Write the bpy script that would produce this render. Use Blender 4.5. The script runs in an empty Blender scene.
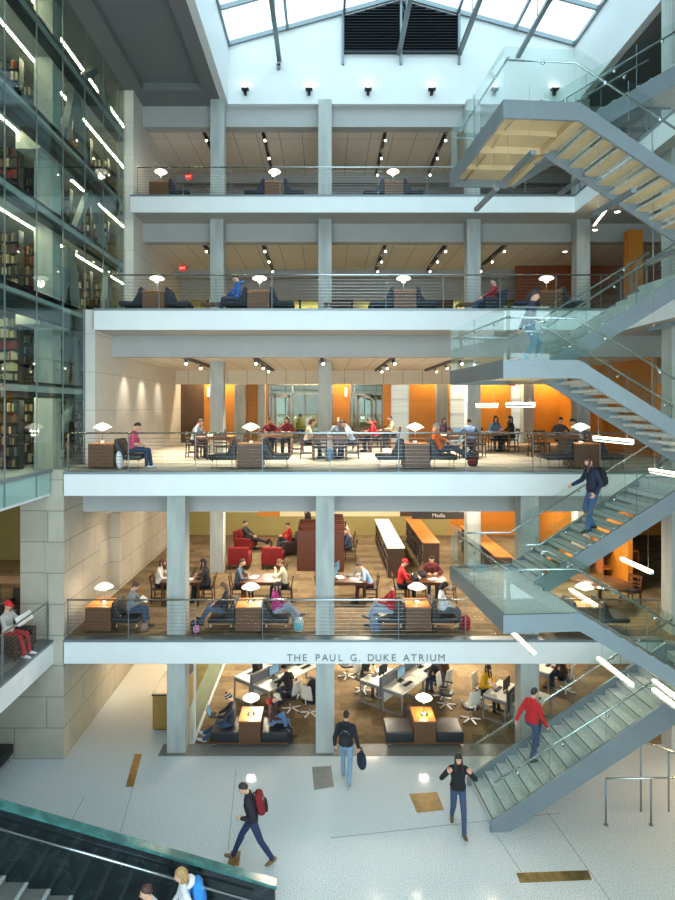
import bpy, bmesh, math, random
import numpy as np
from mathutils import Vector, Matrix
random.seed(7)
SC = bpy.context.scene
COL = SC.collection
R = math.radians
EYE = 9.3
FPX = 600.0
def X(px, d): return (px - 325.0) * d / FPX
def Z(py, d): return EYE + (407.0 - py) * d / FPX
def D(py, z): return (EYE - z) * FPX / (py - 407.0)
Z0, Z1, Z2, Z3, Z4, ZR = 0.0, EYE - 6.13, EYE - 1.71, EYE + 2.92, EYE + 7.57, EYE + 11.4
ZC = {0: Z1 - .66, 1: Z2 - .95, 2: EYE + 1.70, 3: EYE + 6.36, 4: EYE + 10.72}   # ceilings
YB = 28.7            # back wall
XL, XR = -6.9, 8.9   # stone wall / right gallery edge

# ------------------------------------------------------------------ materials
MATS = {}
def lin(c):
    if isinstance(c, str):
        c = c.lstrip('#'); c = tuple(int(c[i:i+2], 16) / 255 for i in (0, 2, 4))
    return tuple((v / 12.92 if v <= .04045 else ((v + .055) / 1.055) ** 2.4) for v in c[:3]) + (1,)
def mat(name, color='#888888', rough=.6, metal=0.0, var=0.0, vscale=6.0, bump=0.0, bscale=40.0, spec=.5, emit=None, estr=0.0, coat=0.0, color2=None, stretch=None):
    if name in MATS: return MATS[name]
    m = bpy.data.materials.new(name); m.use_nodes = True
    nt = m.node_tree; N = nt.nodes; L = nt.links
    b = N['Principled BSDF']
    col = lin(color)
    b.inputs['Base Color'].default_value = col
    b.inputs['Roughness'].default_value = rough
    b.inputs['Metallic'].default_value = metal
    b.inputs['Specular IOR Level'].default_value = spec
    b.inputs['Coat Weight'].default_value = coat
    if emit:
        b.inputs['Emission Color'].default_value = lin(emit); b.inputs['Emission Strength'].default_value = estr
    if var or bump or color2:
        tc = N.new('ShaderNodeTexCoord'); mp = N.new('ShaderNodeMapping')
        L.new(tc.outputs['Object'], mp.inputs['Vector'])
        if stretch: mp.inputs['Scale'].default_value = stretch
    if var or color2:
        nz = N.new('ShaderNodeTexNoise'); nz.inputs['Scale'].default_value = vscale; nz.inputs['Detail'].default_value = 5
        L.new(mp.outputs[0], nz.inputs['Vector'])
        rp = N.new('ShaderNodeValToRGB')
        c2 = lin(color2) if color2 else tuple(min(1, v * (1 + var)) for v in col[:3]) + (1,)
        c1 = col if color2 else tuple(v * (1 - var) for v in col[:3]) + (1,)
        rp.color_ramp.elements[0].color = c1; rp.color_ramp.elements[1].color = c2
        rp.color_ramp.elements[0].position = .3; rp.color_ramp.elements[1].position = .7
        L.new(nz.outputs['Fac'], rp.inputs[0]); L.new(rp.outputs[0], b.inputs['Base Color'])
    if bump:
        n2 = N.new('ShaderNodeTexNoise'); n2.inputs['Scale'].default_value = bscale; n2.inputs['Detail'].default_value = 3
        L.new(mp.outputs[0], n2.inputs['Vector'])
        bp = N.new('ShaderNodeBump'); bp.inputs['Strength'].default_value = bump; bp.inputs['Distance'].default_value = .01
        L.new(n2.outputs['Fac'], bp.inputs['Height']); L.new(bp.outputs[0], b.inputs['Normal'])
    MATS[name] = m
    return m
def posvec(nt, kind):
    N = nt.nodes; L = nt.links
    g = N.new('ShaderNodeNewGeometry'); s = N.new('ShaderNodeSeparateXYZ'); c = N.new('ShaderNodeCombineXYZ')
    L.new(g.outputs['Position'], s.inputs[0])
    if kind == 'wall':
        a = N.new('ShaderNodeMath'); a.operation = 'ADD'
        L.new(s.outputs[0], a.inputs[0]); L.new(s.outputs[1], a.inputs[1])
        L.new(a.outputs[0], c.inputs[0]); L.new(s.outputs[2], c.inputs[1])
    elif kind == 'xy':
        L.new(s.outputs[0], c.inputs[0]); L.new(s.outputs[1], c.inputs[1])
    elif kind == 'yx':
        L.new(s.outputs[1], c.inputs[0]); L.new(s.outputs[0], c.inputs[1])
    return c.outputs[0], g.outputs['Position']
def brickmat(name, kind, c1, c2, mortar, bw, bh, ms, rough=.7, offset=.5, spec=.4, noise=.12, nscale=3.0, bumpk=0.0, metal=0, coat=0):
    m = bpy.data.materials.new(name); m.use_nodes = True
    nt = m.node_tree; N = nt.nodes; L = nt.links; b = N['Principled BSDF']
    v, pos = posvec(nt, kind)
    br = N.new('ShaderNodeTexBrick'); L.new(v, br.inputs['Vector'])
    br.inputs['Color1'].default_value = lin(c1); br.inputs['Color2'].default_value = lin(c2); br.inputs['Mortar'].default_value = lin(mortar)
    br.inputs['Scale'].default_value = 1; br.inputs['Mortar Size'].default_value = ms; br.inputs['Mortar Smooth'].default_value = .1
    br.inputs['Brick Width'].default_value = bw; br.inputs['Row Height'].default_value = bh; br.offset = offset
    nz = N.new('ShaderNodeTexNoise'); nz.inputs['Scale'].default_value = nscale; nz.inputs['Detail'].default_value = 6
    L.new(pos, nz.inputs['Vector'])
    mr = N.new('ShaderNodeMapRange'); mr.inputs['To Min'].default_value = 1 - noise; mr.inputs['To Max'].default_value = 1 + noise
    mr.inputs['From Min'].default_value = .3; mr.inputs['From Max'].default_value = .7
    L.new(nz.outputs['Fac'], mr.inputs['Value'])
    mx = N.new('ShaderNodeVectorMath'); mx.operation = 'SCALE'
    L.new(br.outputs['Color'], mx.inputs[0]); L.new(mr.outputs[0], mx.inputs['Scale'])
    L.new(mx.outputs[0], b.inputs['Base Color'])
    b.inputs['Roughness'].default_value = rough; b.inputs['Specular IOR Level'].default_value = spec; b.inputs['Metallic'].default_value = metal
    b.inputs['Coat Weight'].default_value = coat
    MATS[name] = m; return m
def glassmat(name, tint, refl=1.0, rough=0.0, base=.04):
    m = bpy.data.materials.new(name); m.use_nodes = True
    nt = m.node_tree; N = nt.nodes; L = nt.links; N.remove(N['Principled BSDF'])
    out = N['Material Output']
    t = N.new('ShaderNodeBsdfTransparent'); t.inputs[0].default_value = lin(tint)
    g = N.new('ShaderNodeBsdfGlossy'); g.inputs['Roughness'].default_value = rough; g.inputs[0].default_value = (.9, .97, 1, 1)
    lw = N.new('ShaderNodeLayerWeight'); lw.inputs['Blend'].default_value = .5      # Facing = 1 - |cos|
    pw = N.new('ShaderNodeMath'); pw.operation = 'POWER'; pw.inputs[1].default_value = 5
    L.new(lw.outputs['Facing'], pw.inputs[0])
    ma = N.new('ShaderNodeMath'); ma.operation = 'MULTIPLY_ADD'; ma.inputs[1].default_value = 1 - base; ma.inputs[2].default_value = base
    L.new(pw.outputs[0], ma.inputs[0])
    mu = N.new('ShaderNodeMath'); mu.operation = 'MULTIPLY'; mu.inputs[1].default_value = refl; mu.use_clamp = True
    L.new(ma.outputs[0], mu.inputs[0])
    mx = N.new('ShaderNodeMixShader'); L.new(mu.outputs[0], mx.inputs[0]); L.new(t.outputs[0], mx.inputs[1]); L.new(g.outputs[0], mx.inputs[2])
    L.new(mx.outputs[0], out.inputs[0]); MATS[name] = m; return m
def noisemat(name, stops, scale, rough, detail=8, distort=0, spec=.5, bump=0, coat=0, metal=0, sc2=None):
    m = bpy.data.materials.new(name); m.use_nodes = True
    nt = m.node_tree; N = nt.nodes; L = nt.links; b = N['Principled BSDF']
    g = N.new('ShaderNodeNewGeometry')
    nz = N.new('ShaderNodeTexNoise'); nz.inputs['Scale'].default_value = scale; nz.inputs['Detail'].default_value = detail; nz.inputs['Distortion'].default_value = distort
    if sc2:
        mp = N.new('ShaderNodeMapping'); mp.inputs['Scale'].default_value = sc2
        L.new(g.outputs['Position'], mp.inputs['Vector']); L.new(mp.outputs[0], nz.inputs['Vector'])
    else: L.new(g.outputs['Position'], nz.inputs['Vector'])
    rp = N.new('ShaderNodeValToRGB'); L.new(nz.outputs['Fac'], rp.inputs[0])
    el = rp.color_ramp.elements
    el[0].position, el[0].color = stops[0][0], lin(stops[0][1]); el[1].position, el[1].color = stops[-1][0], lin(stops[-1][1])
    for p, c in stops[1:-1]:
        e = el.new(p); e.color = lin(c)
    L.new(rp.outputs[0], b.inputs['Base Color'])
    b.inputs['Roughness'].default_value = rough; b.inputs['Specular IOR Level'].default_value = spec; b.inputs['Coat Weight'].default_value = coat
    b.inputs['Metallic'].default_value = metal
    if bump:
        bp = N.new('ShaderNodeBump'); bp.inputs['Strength'].default_value = bump; bp.inputs['Distance'].default_value = .01
        L.new(nz.outputs['Fac'], bp.inputs['Height']); L.new(bp.outputs[0], b.inputs['Normal'])
    MATS[name] = m; return m

brickmat('limestone', 'wall', '#bab3a4', '#afa898', '#857f73', 1.7, .82, .012, .75, noise=.06)
brickmat('plaster_panel', 'wall', '#d8d4cb', '#d3cfc6', '#a8a49c', 3.2, 1.15, .008, .75, noise=.04)
noisemat('concrete', [(.3, '#9a9f9c'), (.55, '#aeb3af'), (.75, '#b9bdb8')], 1.2, .75, sc2=(3, 3, .6))
noisemat('terrazzo', [(.36, '#9aa5a9'), (.46, '#c2cacc'), (.56, '#d2d8d9'), (.66, '#e2e6e6')], 48, .075, detail=3, spec=.2)
brickmat('carpet_tile', 'xy', '#857358', '#655641', '#6d5d47', .92, .46, .0, .95, noise=.16, nscale=5, spec=.1)
brickmat('deck_carpet', 'xy', '#b3aa99', '#a39a88', '#989080', 1.2, .6, .004, .9, noise=.08, nscale=5, spec=.2)
brickmat('upper_carpet', 'xy', '#8b7d68', '#7c705d', '#72675a', .92, .46, .0, .95, noise=.1, nscale=5, spec=.1)
brickmat('ceiling_panel', 'yx', '#e4dccd', '#dfd6c6', '#988c7b', 4.0, .9, .012, .8, offset=0, noise=.03)
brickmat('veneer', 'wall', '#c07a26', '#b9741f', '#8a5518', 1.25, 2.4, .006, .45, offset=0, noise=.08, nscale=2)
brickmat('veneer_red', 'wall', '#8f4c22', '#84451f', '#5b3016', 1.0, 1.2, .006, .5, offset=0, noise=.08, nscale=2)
brickmat('border_stone', 'xy', '#7e7d78', '#74736e', '#5f5e5a', .9, .9, .004, .5, noise=.1, nscale=8)
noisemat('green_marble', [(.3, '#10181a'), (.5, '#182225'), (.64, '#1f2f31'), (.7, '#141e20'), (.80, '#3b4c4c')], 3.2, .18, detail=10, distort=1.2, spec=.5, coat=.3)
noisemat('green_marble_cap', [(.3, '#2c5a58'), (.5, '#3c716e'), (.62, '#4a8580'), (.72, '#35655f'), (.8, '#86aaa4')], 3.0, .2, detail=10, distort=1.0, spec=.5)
noisemat('bronze_plate', [(.3, '#6b5a38'), (.55, '#8d774a'), (.75, '#a8915f')], 4, .38, metal=.7, detail=6)
noisemat('stair_tread', [(.35, '#aab2b0'), (.5, '#bfc7c5'), (.65, '#cfd6d3')], 30, .45, detail=4)
mat('white_paint', '#dfe3e3', .55, var=.02, vscale=2)
mat('fascia_white', '#e2e6e6', .5, var=.02, vscale=2)
mat('soffit_grey', '#717475', .8, var=.03, vscale=1.5)
mat('beam_grey', '#a9aaa8', .75, var=.04, vscale=1.5)
mat('tan_soffit', '#c4ae86', .6, var=.05, vscale=2)
mat('olive_wall', '#958a54', .7, var=.05, vscale=2)
mat('cream_wall', '#d6cfa8', .7, var=.04, vscale=2)
mat('brown_wall', '#4a3524', .7, var=.08, vscale=3)
mat('steel_blue', '#79858a', .45, metal=.3, var=.05, vscale=3)
mat('steel_dark', '#2f363a', .5, metal=.4, var=.06, vscale=3)
mat('steel_grey', '#7f8a8e', .4, metal=.6, var=.04, vscale=5)
mat('stainless', '#c2c8ca', .25, metal=1.0)
mat('chrome', '#d5d8da', .12, metal=1.0)
mat('black_metal', '#16171a', .45, metal=.3)
mat('white_metal', '#d8dadb', .4)
mat('white_laminate', '#d9d6cb', .4, var=.03, vscale=3)
mat('grey_panel', '#77787a', .7, bump=.1, bscale=150)
mat('black_leather', '#1f2024', .42, bump=.12, bscale=60, var=.15, vscale=9)
mat('brown_leather', '#352722', .42, bump=.12, bscale=60, var=.15, vscale=9)
mat('blue_fabric', '#2b303c', .9, bump=.1, bscale=200)
mat('red_fabric', '#7c1416', .85, bump=.15, bscale=160, var=.15)
mat('walnut', '#553620', .45, color2='#6c4a2e', vscale=5, stretch=(1, 1, 9))
mat('cherry', '#8a4f24', .4, color2='#a5652f', vscale=4, stretch=(1, 7, 7))
mat('cherry_top', '#b06c32', .3, color2='#c5823f', vscale=4, stretch=(1, 7, 1))
mat('table_wood', '#7c5430', .35, color2='#936a40', vscale=4, stretch=(1, 7, 1))
mat('table_dark', '#4f2f1b', .3, color2='#633d23', vscale=4, stretch=(1, 7, 1))
mat('dark_wood', '#352117', .45, color2='#48301f', vscale=5, stretch=(6, 6, 1))
mat('counter_wood', '#9d7a3c', .45, color2='#b38f4f', vscale=4, stretch=(8, 8, 1))
mat('dark_top', '#2a2a2c', .35)
mat('screen_blue', '#20262c', .2, emit='#8fc3d8', estr=.55)
mat('black_plastic', '#17181a', .4)
mat('paper', '#e8e6df', .8)
mat('lens_warm', '#ffffff', .5, emit='#fff0d2', estr=14)
mat('shade_white', '#f4f1e8', .5, emit='#fff3dd', estr=1.6)
mat('bar_emit', '#ffffff', .5, emit='#ffedc4', estr=12)
mat('strip_emit', '#ffffff', .5, emit='#ffeec0', estr=52)
mat('exit_red', '#a01010', .5, emit='#ff2010', estr=.7)
mat('exit_letter', '#ffffff', .5, emit='#ffd0c0', estr=1.0)
mat('tactile_grey', '#5c6468', .5, metal=.5)
mat('letter_grey', '#6d777b', .45, metal=.5)
mat('sign_dark', '#3a322c', .6)
glassmat('glass', '#f7fcfa', .85)
glassmat('tower_glass', '#ebf5f2', .7)
glassmat('sky_glass', '#f4fbfd', .6)
glassmat('roof_glass', '#d3dcdf', .5)
glassmat('office_glass', '#eef5ee', .8)
mat('frosted', '#c9d2cf', .6, var=.12, vscale=3, stretch=(.2, .2, 6), emit='#dfeef0', estr=.25)
def M(n): return MATS[n]

# ------------------------------------------------------------------ mesh builder
class MB:
    def __init__(s): s.v = []; s.f = []; s.m = []; s.s = []
    def add(s, vs, fs, m=0, sm=False):
        o = len(s.v); s.v += [tuple(p) for p in vs]
        for f in fs: s.f.append([i + o for i in f]); s.m.append(m); s.s.append(sm)
        return s
    def box(s, x0, x1, y0, y1, z0, z1, m=0):
        return s.add([(x0,y0,z0),(x1,y0,z0),(x1,y1,z0),(x0,y1,z0),(x0,y0,z1),(x1,y0,z1),(x1,y1,z1),(x0,y1,z1)],
              [(0,3,2,1),(4,5,6,7),(0,1,5,4),(1,2,6,5),(2,3,7,6),(3,0,4,7)], m)
    def hexa(s, b, t, m=0):
        return s.add(list(b) + list(t), [(0,3,2,1),(4,5,6,7),(0,1,5,4),(1,2,6,5),(2,3,7,6),(3,0,4,7)], m)
    def bar(s, a, b, w, h, m=0, up=(0,0,1)):
        a = Vector(a); b = Vector(b); d = (b - a).normalized(); up = Vector(up)
        sd = d.cross(up)
        if sd.length < 1e-4: sd = d.cross(Vector((1, 0, 0)))
        sd.normalize(); u = sd.cross(d).normalized()
        q = lambda p: [p - sd*w/2 - u*h/2, p + sd*w/2 - u*h/2, p + sd*w/2 + u*h/2, p - sd*w/2 + u*h/2]
        return s.hexa(q(a), q(b), m)
    def prism(s, pts, off, m=0):
        n = len(pts); off = Vector(off); p = [Vector(q) for q in pts]
        fs = [tuple(range(n))[::-1], tuple(range(n, 2*n))] + [(i, (i+1) % n, n + (i+1) % n, n + i) for i in range(n)]
        return s.add(p + [q + off for q in p], fs, m)
    def tube(s, pts, r, n=8, m=0, closed=False):
        P = [Vector(p) for p in pts]; rr = r if isinstance(r, (list, tuple)) else [r] * len(P)
        vs = []; ref = None
        for i, p in enumerate(P):
            d = (P[min(i+1, len(P)-1)] - P[max(i-1, 0)]).normalized()
            if ref is None:
                ref = d.cross(Vector((0, 0, 1)))
                if ref.length < .1: ref = d.cross(Vector((1, 0, 0)))
            ref = (ref - d * ref.dot(d)).normalized(); bi = d.cross(ref)
            for k in range(n):
                a = 2*math.pi*k/n; vs.append(p + (ref*math.cos(a) + bi*math.sin(a)) * rr[i])
        fs = []
        for i in range(len(P)-1):
            for k in range(n): fs.append((i*n+k, i*n+(k+1) % n, (i+1)*n+(k+1) % n, (i+1)*n+k))
        fs.append(tuple(range(n))[::-1]); fs.append(tuple(range((len(P)-1)*n, len(P)*n)))
        return s.add(vs, fs, m, True)
    def lathe(s, prof, c=(0, 0, 0), n=20, m=0):
        vs = []; fs = []
        for r, z in prof:
            for k in range(n):
                a = 2*math.pi*k/n; vs.append((c[0] + r*math.cos(a), c[1] + r*math.sin(a), c[2] + z))
        for i in range(len(prof)-1):
            for k in range(n): fs.append((i*n+k, i*n+(k+1) % n, (i+1)*n+(k+1) % n, (i+1)*n+k))
        if prof[0][0] > 1e-5: fs.append(tuple(range(n))[::-1])
        if prof[-1][0] > 1e-5: fs.append(tuple(range((len(prof)-1)*n, len(prof)*n)))
        return s.add(vs, fs, m, True)
    def grid(s, fn, nu, nv, m=0, mf=None, sm=True):
        """closed sphere-like grid: fn(theta 0..2pi, phi -pi/2..pi/2)"""
        vs = [fn(0, -math.pi/2)]
        for j in range(1, nv):
            for i in range(nu): vs.append(fn(2*math.pi*i/nu, -math.pi/2 + math.pi*j/nv))
        vs.append(fn(0, math.pi/2)); fs = []
        for i in range(nu): fs.append((0, 1 + (i+1) % nu, 1 + i))
        for j in range(nv-2):
            for i in range(nu):
                a = 1 + j*nu; fs.append((a+i, a+(i+1) % nu, a+nu+(i+1) % nu, a+nu+i))
        a = 1 + (nv-2)*nu
        for i in range(nu): fs.append((a+i, a+(i+1) % nu, len(vs)-1))
        return s.add(vs, fs, m, sm)
    def ell(s, c, r, nu=14, nv=8, m=0, mx=None, e=1.0):
        c = Vector(c)
        sp = lambda v: math.copysign(abs(v)**e, v)
        def fn(t, p):
            q = Vector((r[0]*sp(math.cos(p))*sp(math.cos(t)), r[1]*sp(math.cos(p))*sp(math.sin(t)), r[2]*sp(math.sin(p))))
            if mx: q = mx @ q
            return c + q
        return s.grid(fn, nu, nv, m)
    def capsule(s, a, b, r0, r1, n=10, m=0):
        a = Vector(a); b = Vector(b); d = b - a; L = d.length
        d = d / L if L > 1e-6 else Vector((0, 0, 1))
        pts = [a - d*r0*.98, a - d*r0*.8, a - d*r0*.4, a, a + d*L*.5, b, b + d*r1*.4, b + d*r1*.8, b + d*r1*.98]
        rr = [r0*.2, r0*.6, r0*.917, r0, (r0+r1)/2, r1, r1*.917, r1*.6, r1*.2]
        return s.tube(pts, rr, n, m)
    def mesh(s, name, mats, bevel=0.0, segs=2):
        me = bpy.data.meshes.new(name); me.from_pydata([tuple(v) for v in s.v], [], s.f)
        for i, p in enumerate(me.polygons): p.material_index = s.m[i]; p.use_smooth = s.s[i]
        bm = bmesh.new(); bm.from_mesh(me)
        bmesh.ops.recalc_face_normals(bm, faces=bm.faces)
        if bevel:
            es = [e for e in bm.edges if len(e.link_faces) == 2 and e.calc_face_angle(0) > .5]
            bmesh.ops.bevel(bm, geom=es, offset=bevel, segments=segs, profile=.6, affect='EDGES', clamp_overlap=True)
            for f in bm.faces: f.smooth = segs > 1
        bm.to_mesh(me); bm.free()
        for m in (mats if isinstance(mats, (list, tuple)) else [mats]):
            me.materials.append(M(m) if isinstance(m, str) else m)
        return me
    def build(s, name, mats, parent=None, bevel=0.0, segs=2, loc=None):
        o = bpy.data.objects.new(name, s.mesh(name, mats, bevel, segs)); COL.objects.link(o)
        if parent: o.parent = parent
        if loc: o.location = loc
        return o
def tag(o, label=None, cat=None, group=None, kind=None):
    if label: o['label'] = label
    if cat: o['category'] = cat
    if group: o['group'] = group
    if kind: o['kind'] = kind
    return o
def thing(name, label, cat, loc=(0, 0, 0), rz=0.0, group=None):
    o = bpy.data.objects.new(name, None); COL.objects.link(o); o.empty_display_size = .2
    o.location = loc; o.rotation_euler = (0, 0, rz)
    return tag(o, label, cat, group)
def struct(name, mb, mats, parent=None):
    o = mb.build(name, mats, parent)
    if not parent: o['kind'] = 'structure'
    return o
def dup(o, loc=None, rz=None, label=None, group=None, parent=None):
    c = o.copy(); COL.objects.link(c)
    if parent: c.parent = parent
    for ch in list(o.children): dup(ch, parent=c)
    if loc is not None: c.location = loc
    if rz is not None: c.rotation_euler = (0, 0, rz)
    if label: c['label'] = label
    if group: c['group'] = group
    return c
ORD = ['first', 'second', 'third', 'fourth', 'fifth', 'sixth', 'seventh', 'eighth', 'ninth', 'tenth', 'eleventh', 'twelfth']
LEVEL = {0: 'ground floor', 1: 'lowest gallery', 2: 'second gallery', 3: 'third gallery', 4: 'top gallery'}
# ------------------------------------------------------------------ people
# local frame of a figure: s = figure's left (+X), f = forward (-Y), u = up
def V(s, f, u): return Vector((s, -f, u))
def ik(a, b, l1, l2, pole):
    d = b - a; L = d.length
    if L > (l1 + l2) * .995: b = a + d * ((l1 + l2) * .995 / L); d = b - a; L = d.length
    x = (l1*l1 - l2*l2 + L*L) / (2*L); h = math.sqrt(max(0, l1*l1 - x*x)); dn = d / L
    p = pole - dn * pole.dot(dn)
    if p.length < 1e-4: p = Vector((0, 0, 1)) - dn * dn.z
    return a + dn*x + p.normalized()*h, b
def head_point(n, feat=True, k=1.0):
    s, f, u = n
    x = s*.074; y = f*.094; z = u*.116
    if u < 0:
        t = -u; x *= 1 - .30*t; z *= 1.04
        if f < 0: y *= 1 - .5*t
        else: y *= 1 - .02*t
    if f < 0: y *= 1.06
    x *= k; y *= k; z *= k
    if feat and f > .2:
        g = lambda cx, cz, wx, wz: math.exp(-((x-cx)/wx)**2 - ((z-cz)/wz)**2)
        y += .024*g(0, -.022, .013, .022) + .010*g(0, .004, .011, .022)     # nose tip, bridge
        y -= .010*(g(.031, .008, .018, .012) + g(-.031, .008, .018, .012))   # eye sockets
        y += .006*(g(.03, .03, .026, .010) + g(-.03, .03, .026, .010))       # brow
        y += .006*g(0, -.060, .024, .008) - .004*g(0, -.047, .02, .006)      # lips
        y += .008*g(0, -.098, .024, .016)                                    # chin
        y += .004*(g(.042, -.02, .018, .02) + g(-.042, -.02, .018, .02))     # cheeks
    return x, y, z
def sphere_dir(t, p): return (math.cos(p)*math.sin(t), math.cos(p)*math.cos(t), math.sin(p))
SKINS = {'light': '#d9a88c', 'tan': '#c08a68', 'pink': '#e0b49c'}
def cmat(c, kind='cloth'):
    nm = kind + '_' + c.strip('#')
    if kind == 'skin': return mat(nm, c, .55, var=.03, vscale=20)
    if kind == 'hair': return mat(nm, c, .55, var=.25, vscale=60, bump=.3, bscale=120, stretch=(1, 1, .3))
    return mat(nm, c, .88, var=.12, vscale=22, bump=.12, bscale=300)
def hand(mb, wrist, d, palm, curl, m=0, side=1):
    """palm + five fingers; d = direction of hand, palm = palm normal (fingers curl towards it)"""
    d = d.normalized(); palm = (palm - d*palm.dot(d))
    palm = palm.normalized() if palm.length > 1e-4 else Vector((0, 0, -1))
    w = d.cross(palm).normalized() * side                        # towards the thumb
    q = lambda a, b, c: wrist + d*a + w*b + palm*c
    prof = [(-.02, .026, .018), (.02, .034, .017), (.06, .042, .015), (.092, .040, .012)]
    vs = []
    for a, hw, ht in prof:
        for k in range(8):
            an = 2*math.pi*k/8 + .39; vs.append(q(a, hw*math.cos(an)*1.08, ht*math.sin(an)))
    fs = [(i*8+k, i*8+(k+1) % 8, (i+1)*8+(k+1) % 8, (i+1)*8+k) for i in range(3) for k in range(8)]
    fs += [tuple(range(8))[::-1], tuple(range(24, 32))]
    mb.add(vs, fs, m, True)
    for i, (b, L) in enumerate([(.030, .072), (.010, .082), (-.010, .076), (-.029, .058)]):
        p0 = q(.080, b, 0); ang = curl * .5; pts = [p0]; dirv = d
        for sgm, k in ((.45, 1.0), (.32, 1.9), (.26, 2.5)):
            a = ang * k; pts.append(pts[-1] + (d*math.cos(a) + palm*math.sin(a) + w*(b*1.2)) * L*sgm)
        mb.tube(pts, [.0095, .0090, .0082, .0060], 6, m)
    t0 = q(.018, .024, .004)
    t1 = t0 + (d*.45 + w*.75 + palm*.35).normalized()*.045; t2 = t1 + (d*.85 + w*.1 + palm*.5).normalized()*.034
    mb.tube([t0, t1, t2, t2 + (t2-t1)*.35], [.0135, .0115, .0095, .006], 6, m)

def person(label, loc, rot, pose, top='#333333', trousers='#33415c', shoes='#2a2522', skin='light', hair=('short', '#3a2a1e'),
           sleeves='long', jacket=False, scale=1.0, group=None, cap=None, vox=.02, hood=None):
    P = dict(p=(0, 0, .93), lean=0, tilt=0, yaw=0, hp=0, hy=0, hl=(.27, .05, .80), hr=(-.27, .05, .80), fl=(.10, .02, .085), fr=(-.10, -.02, .085),
             tl=0, tr=0, curl=.9, el=None, er=None, pl=None, pr=None, kl=None, kr=None)
    P.update(pose)
    lean = R(P['lean']); tilt = R(P['tilt'])
    T = V(math.sin(tilt), math.sin(lean)*math.cos(tilt), math.cos(lean)*math.cos(tilt)).normalized()
    ya = R(P['yaw']); S = V(math.cos(ya), math.sin(ya), 0)
    S = (S - T*S.dot(T)).normalized(); Fd = S.cross(T); Fd = Fd if Fd.dot(V(0, 1, 0)) > -.5 else -Fd
    p = V(*P['p'])
    fat = .012 if jacket else 0.0
    fem = hair[0] in ('long', 'bob', 'bun', 'tail'); sw = .90 if fem else 1.0
    caps = []    # (a, b, r0, r1, slot)   slots: 0 skin 1 top 2 trousers 3 shoes
    def C(a, b, r0, r1, m): caps.append((a, b, r0, r1, m))
    sd = V(1, 0, 0)
    waist = p + T*.16; chest = p + T*.36; neck0 = p + T*.505
    C(p - sd*.06, p + sd*.06, .112, .112, 2)
    C(p + T*.06 - S*.055, p + T*.06 + S*.055, .113+fat, .113+fat, 1)
    for k in (-1, 1):
        C(p + T*.05 + S*.05*k, waist + S*.045*k, .110+fat, .102+fat, 1)
        C(waist + S*.042*sw*k, chest + S*.066*sw*k, (.094 if fem else .102)+fat, .112*sw+fat, 1)
        C(chest + S*.066*sw*k, p + T*.44 + S*.112*sw*k, .110*sw+fat, .064+fat, 1)
    C(p + T*.45 - S*.115*sw, p + T*.45 + S*.115*sw, .064+fat, .064+fat, 1)
    C(p + T*.46 - S*.05, p + T*.46 + S*.05, .075, .075, 1)
    na = lean*.75 + R(P['hp'])*.35
    ntop = neck0 + (Fd*math.sin(na) + V(0, 0, 1)*math.cos(na)) * .085
    C(p + T*.47, ntop, .060, .053, 0); C(p + T*.47, p + T*.515, .066+fat, .062+fat, 1)
    J = {}
    for k, hk, ek, pk in ((1, 'hl', 'el', 'pl'), (-1, 'hr', 'er', 'pr')):
        sh = p + T*.445 + S*.174*sw*k; tg = V(*P[hk])
        pole = V(*P[ek]) if P[ek] else V(.35*k, -.5, -.8)
        e, w = ik(sh, tg, .285, .255, pole)
        C(sh, e, .056+fat, .045+fat, 1); C(e, w - (w-e).normalized()*.01, .044+fat, .033+(fat*.8 if sleeves == 'long' else 0), 1 if sleeves == 'long' else 0)
        C(w - (w-e).normalized()*.03, w + (w-e).normalized()*.02, .029, .027, 0)
        J[hk] = (e, w, V(*P[pk]) if P[pk] else V(-.6*k, .25, -.3))
    for k, fk, tk, kk in ((1, 'fl', 'tl', 'kl'), (-1, 'fr', 'tr', 'kr')):
        hip = p + sd*.085*k; tg = V(*P[fk])
        kn, an = ik(hip, tg, .43, .425, V(*P[kk]) if P[kk] else V(.08*k, 1, .35))
        C(hip, kn, .092, .066, 2); C(kn, an, .065, .052, 2); C(kn + V(0, -.015, -.04), kn + (an-kn)*.45 + V(0, -.02, 0), .052, .05, 2)
        C(an, an + V(0, 0, -.02), .042, .042, 3)
        a = R(P[tk]); fv = V(0.12*k, math.cos(a), math.sin(a)).normalized(); dn = V(0, math.sin(a), -math.cos(a))
        C(an + dn*.045 - fv*.05, an + dn*.046 + fv*.06, .042, .046, 3); C(an + dn*.046 + fv*.06, an + dn*.052 + fv*.165, .046, .034, 3)
    mb = MB()
    for a, b, r0, r1, m in caps: mb.capsule(a, b, r0, r1, 10)
    me = mb.mesh('tmp', []); tmp = bpy.data.objects.new('tmp', me); COL.objects.link(tmp)
    md = tmp.modifiers.new('r', 'REMESH'); md.mode = 'VOXEL'; md.voxel_size = vox
    ms = tmp.modifiers.new('s', 'SMOOTH'); ms.factor = .5; ms.iterations = 3
    dg = bpy.context.evaluated_depsgraph_get(); ev = tmp.evaluated_get(dg); m2 = ev.to_mesh()
    nv = len(m2.vertices); co = np.empty(nv*3); m2.vertices.foreach_get('co', co); co = co.reshape(-1, 3)
    faces = [tuple(q.vertices) for q in m2.polygons]
    cen = np.array([co[list(f)].mean(0) for f in faces]) if faces else np.zeros((0, 3))
    ev.to_mesh_clear(); bpy.data.objects.remove(tmp); bpy.data.meshes.remove(me)
    best = np.full(len(cen), 1e9); slot = np.zeros(len(cen), int)
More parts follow.
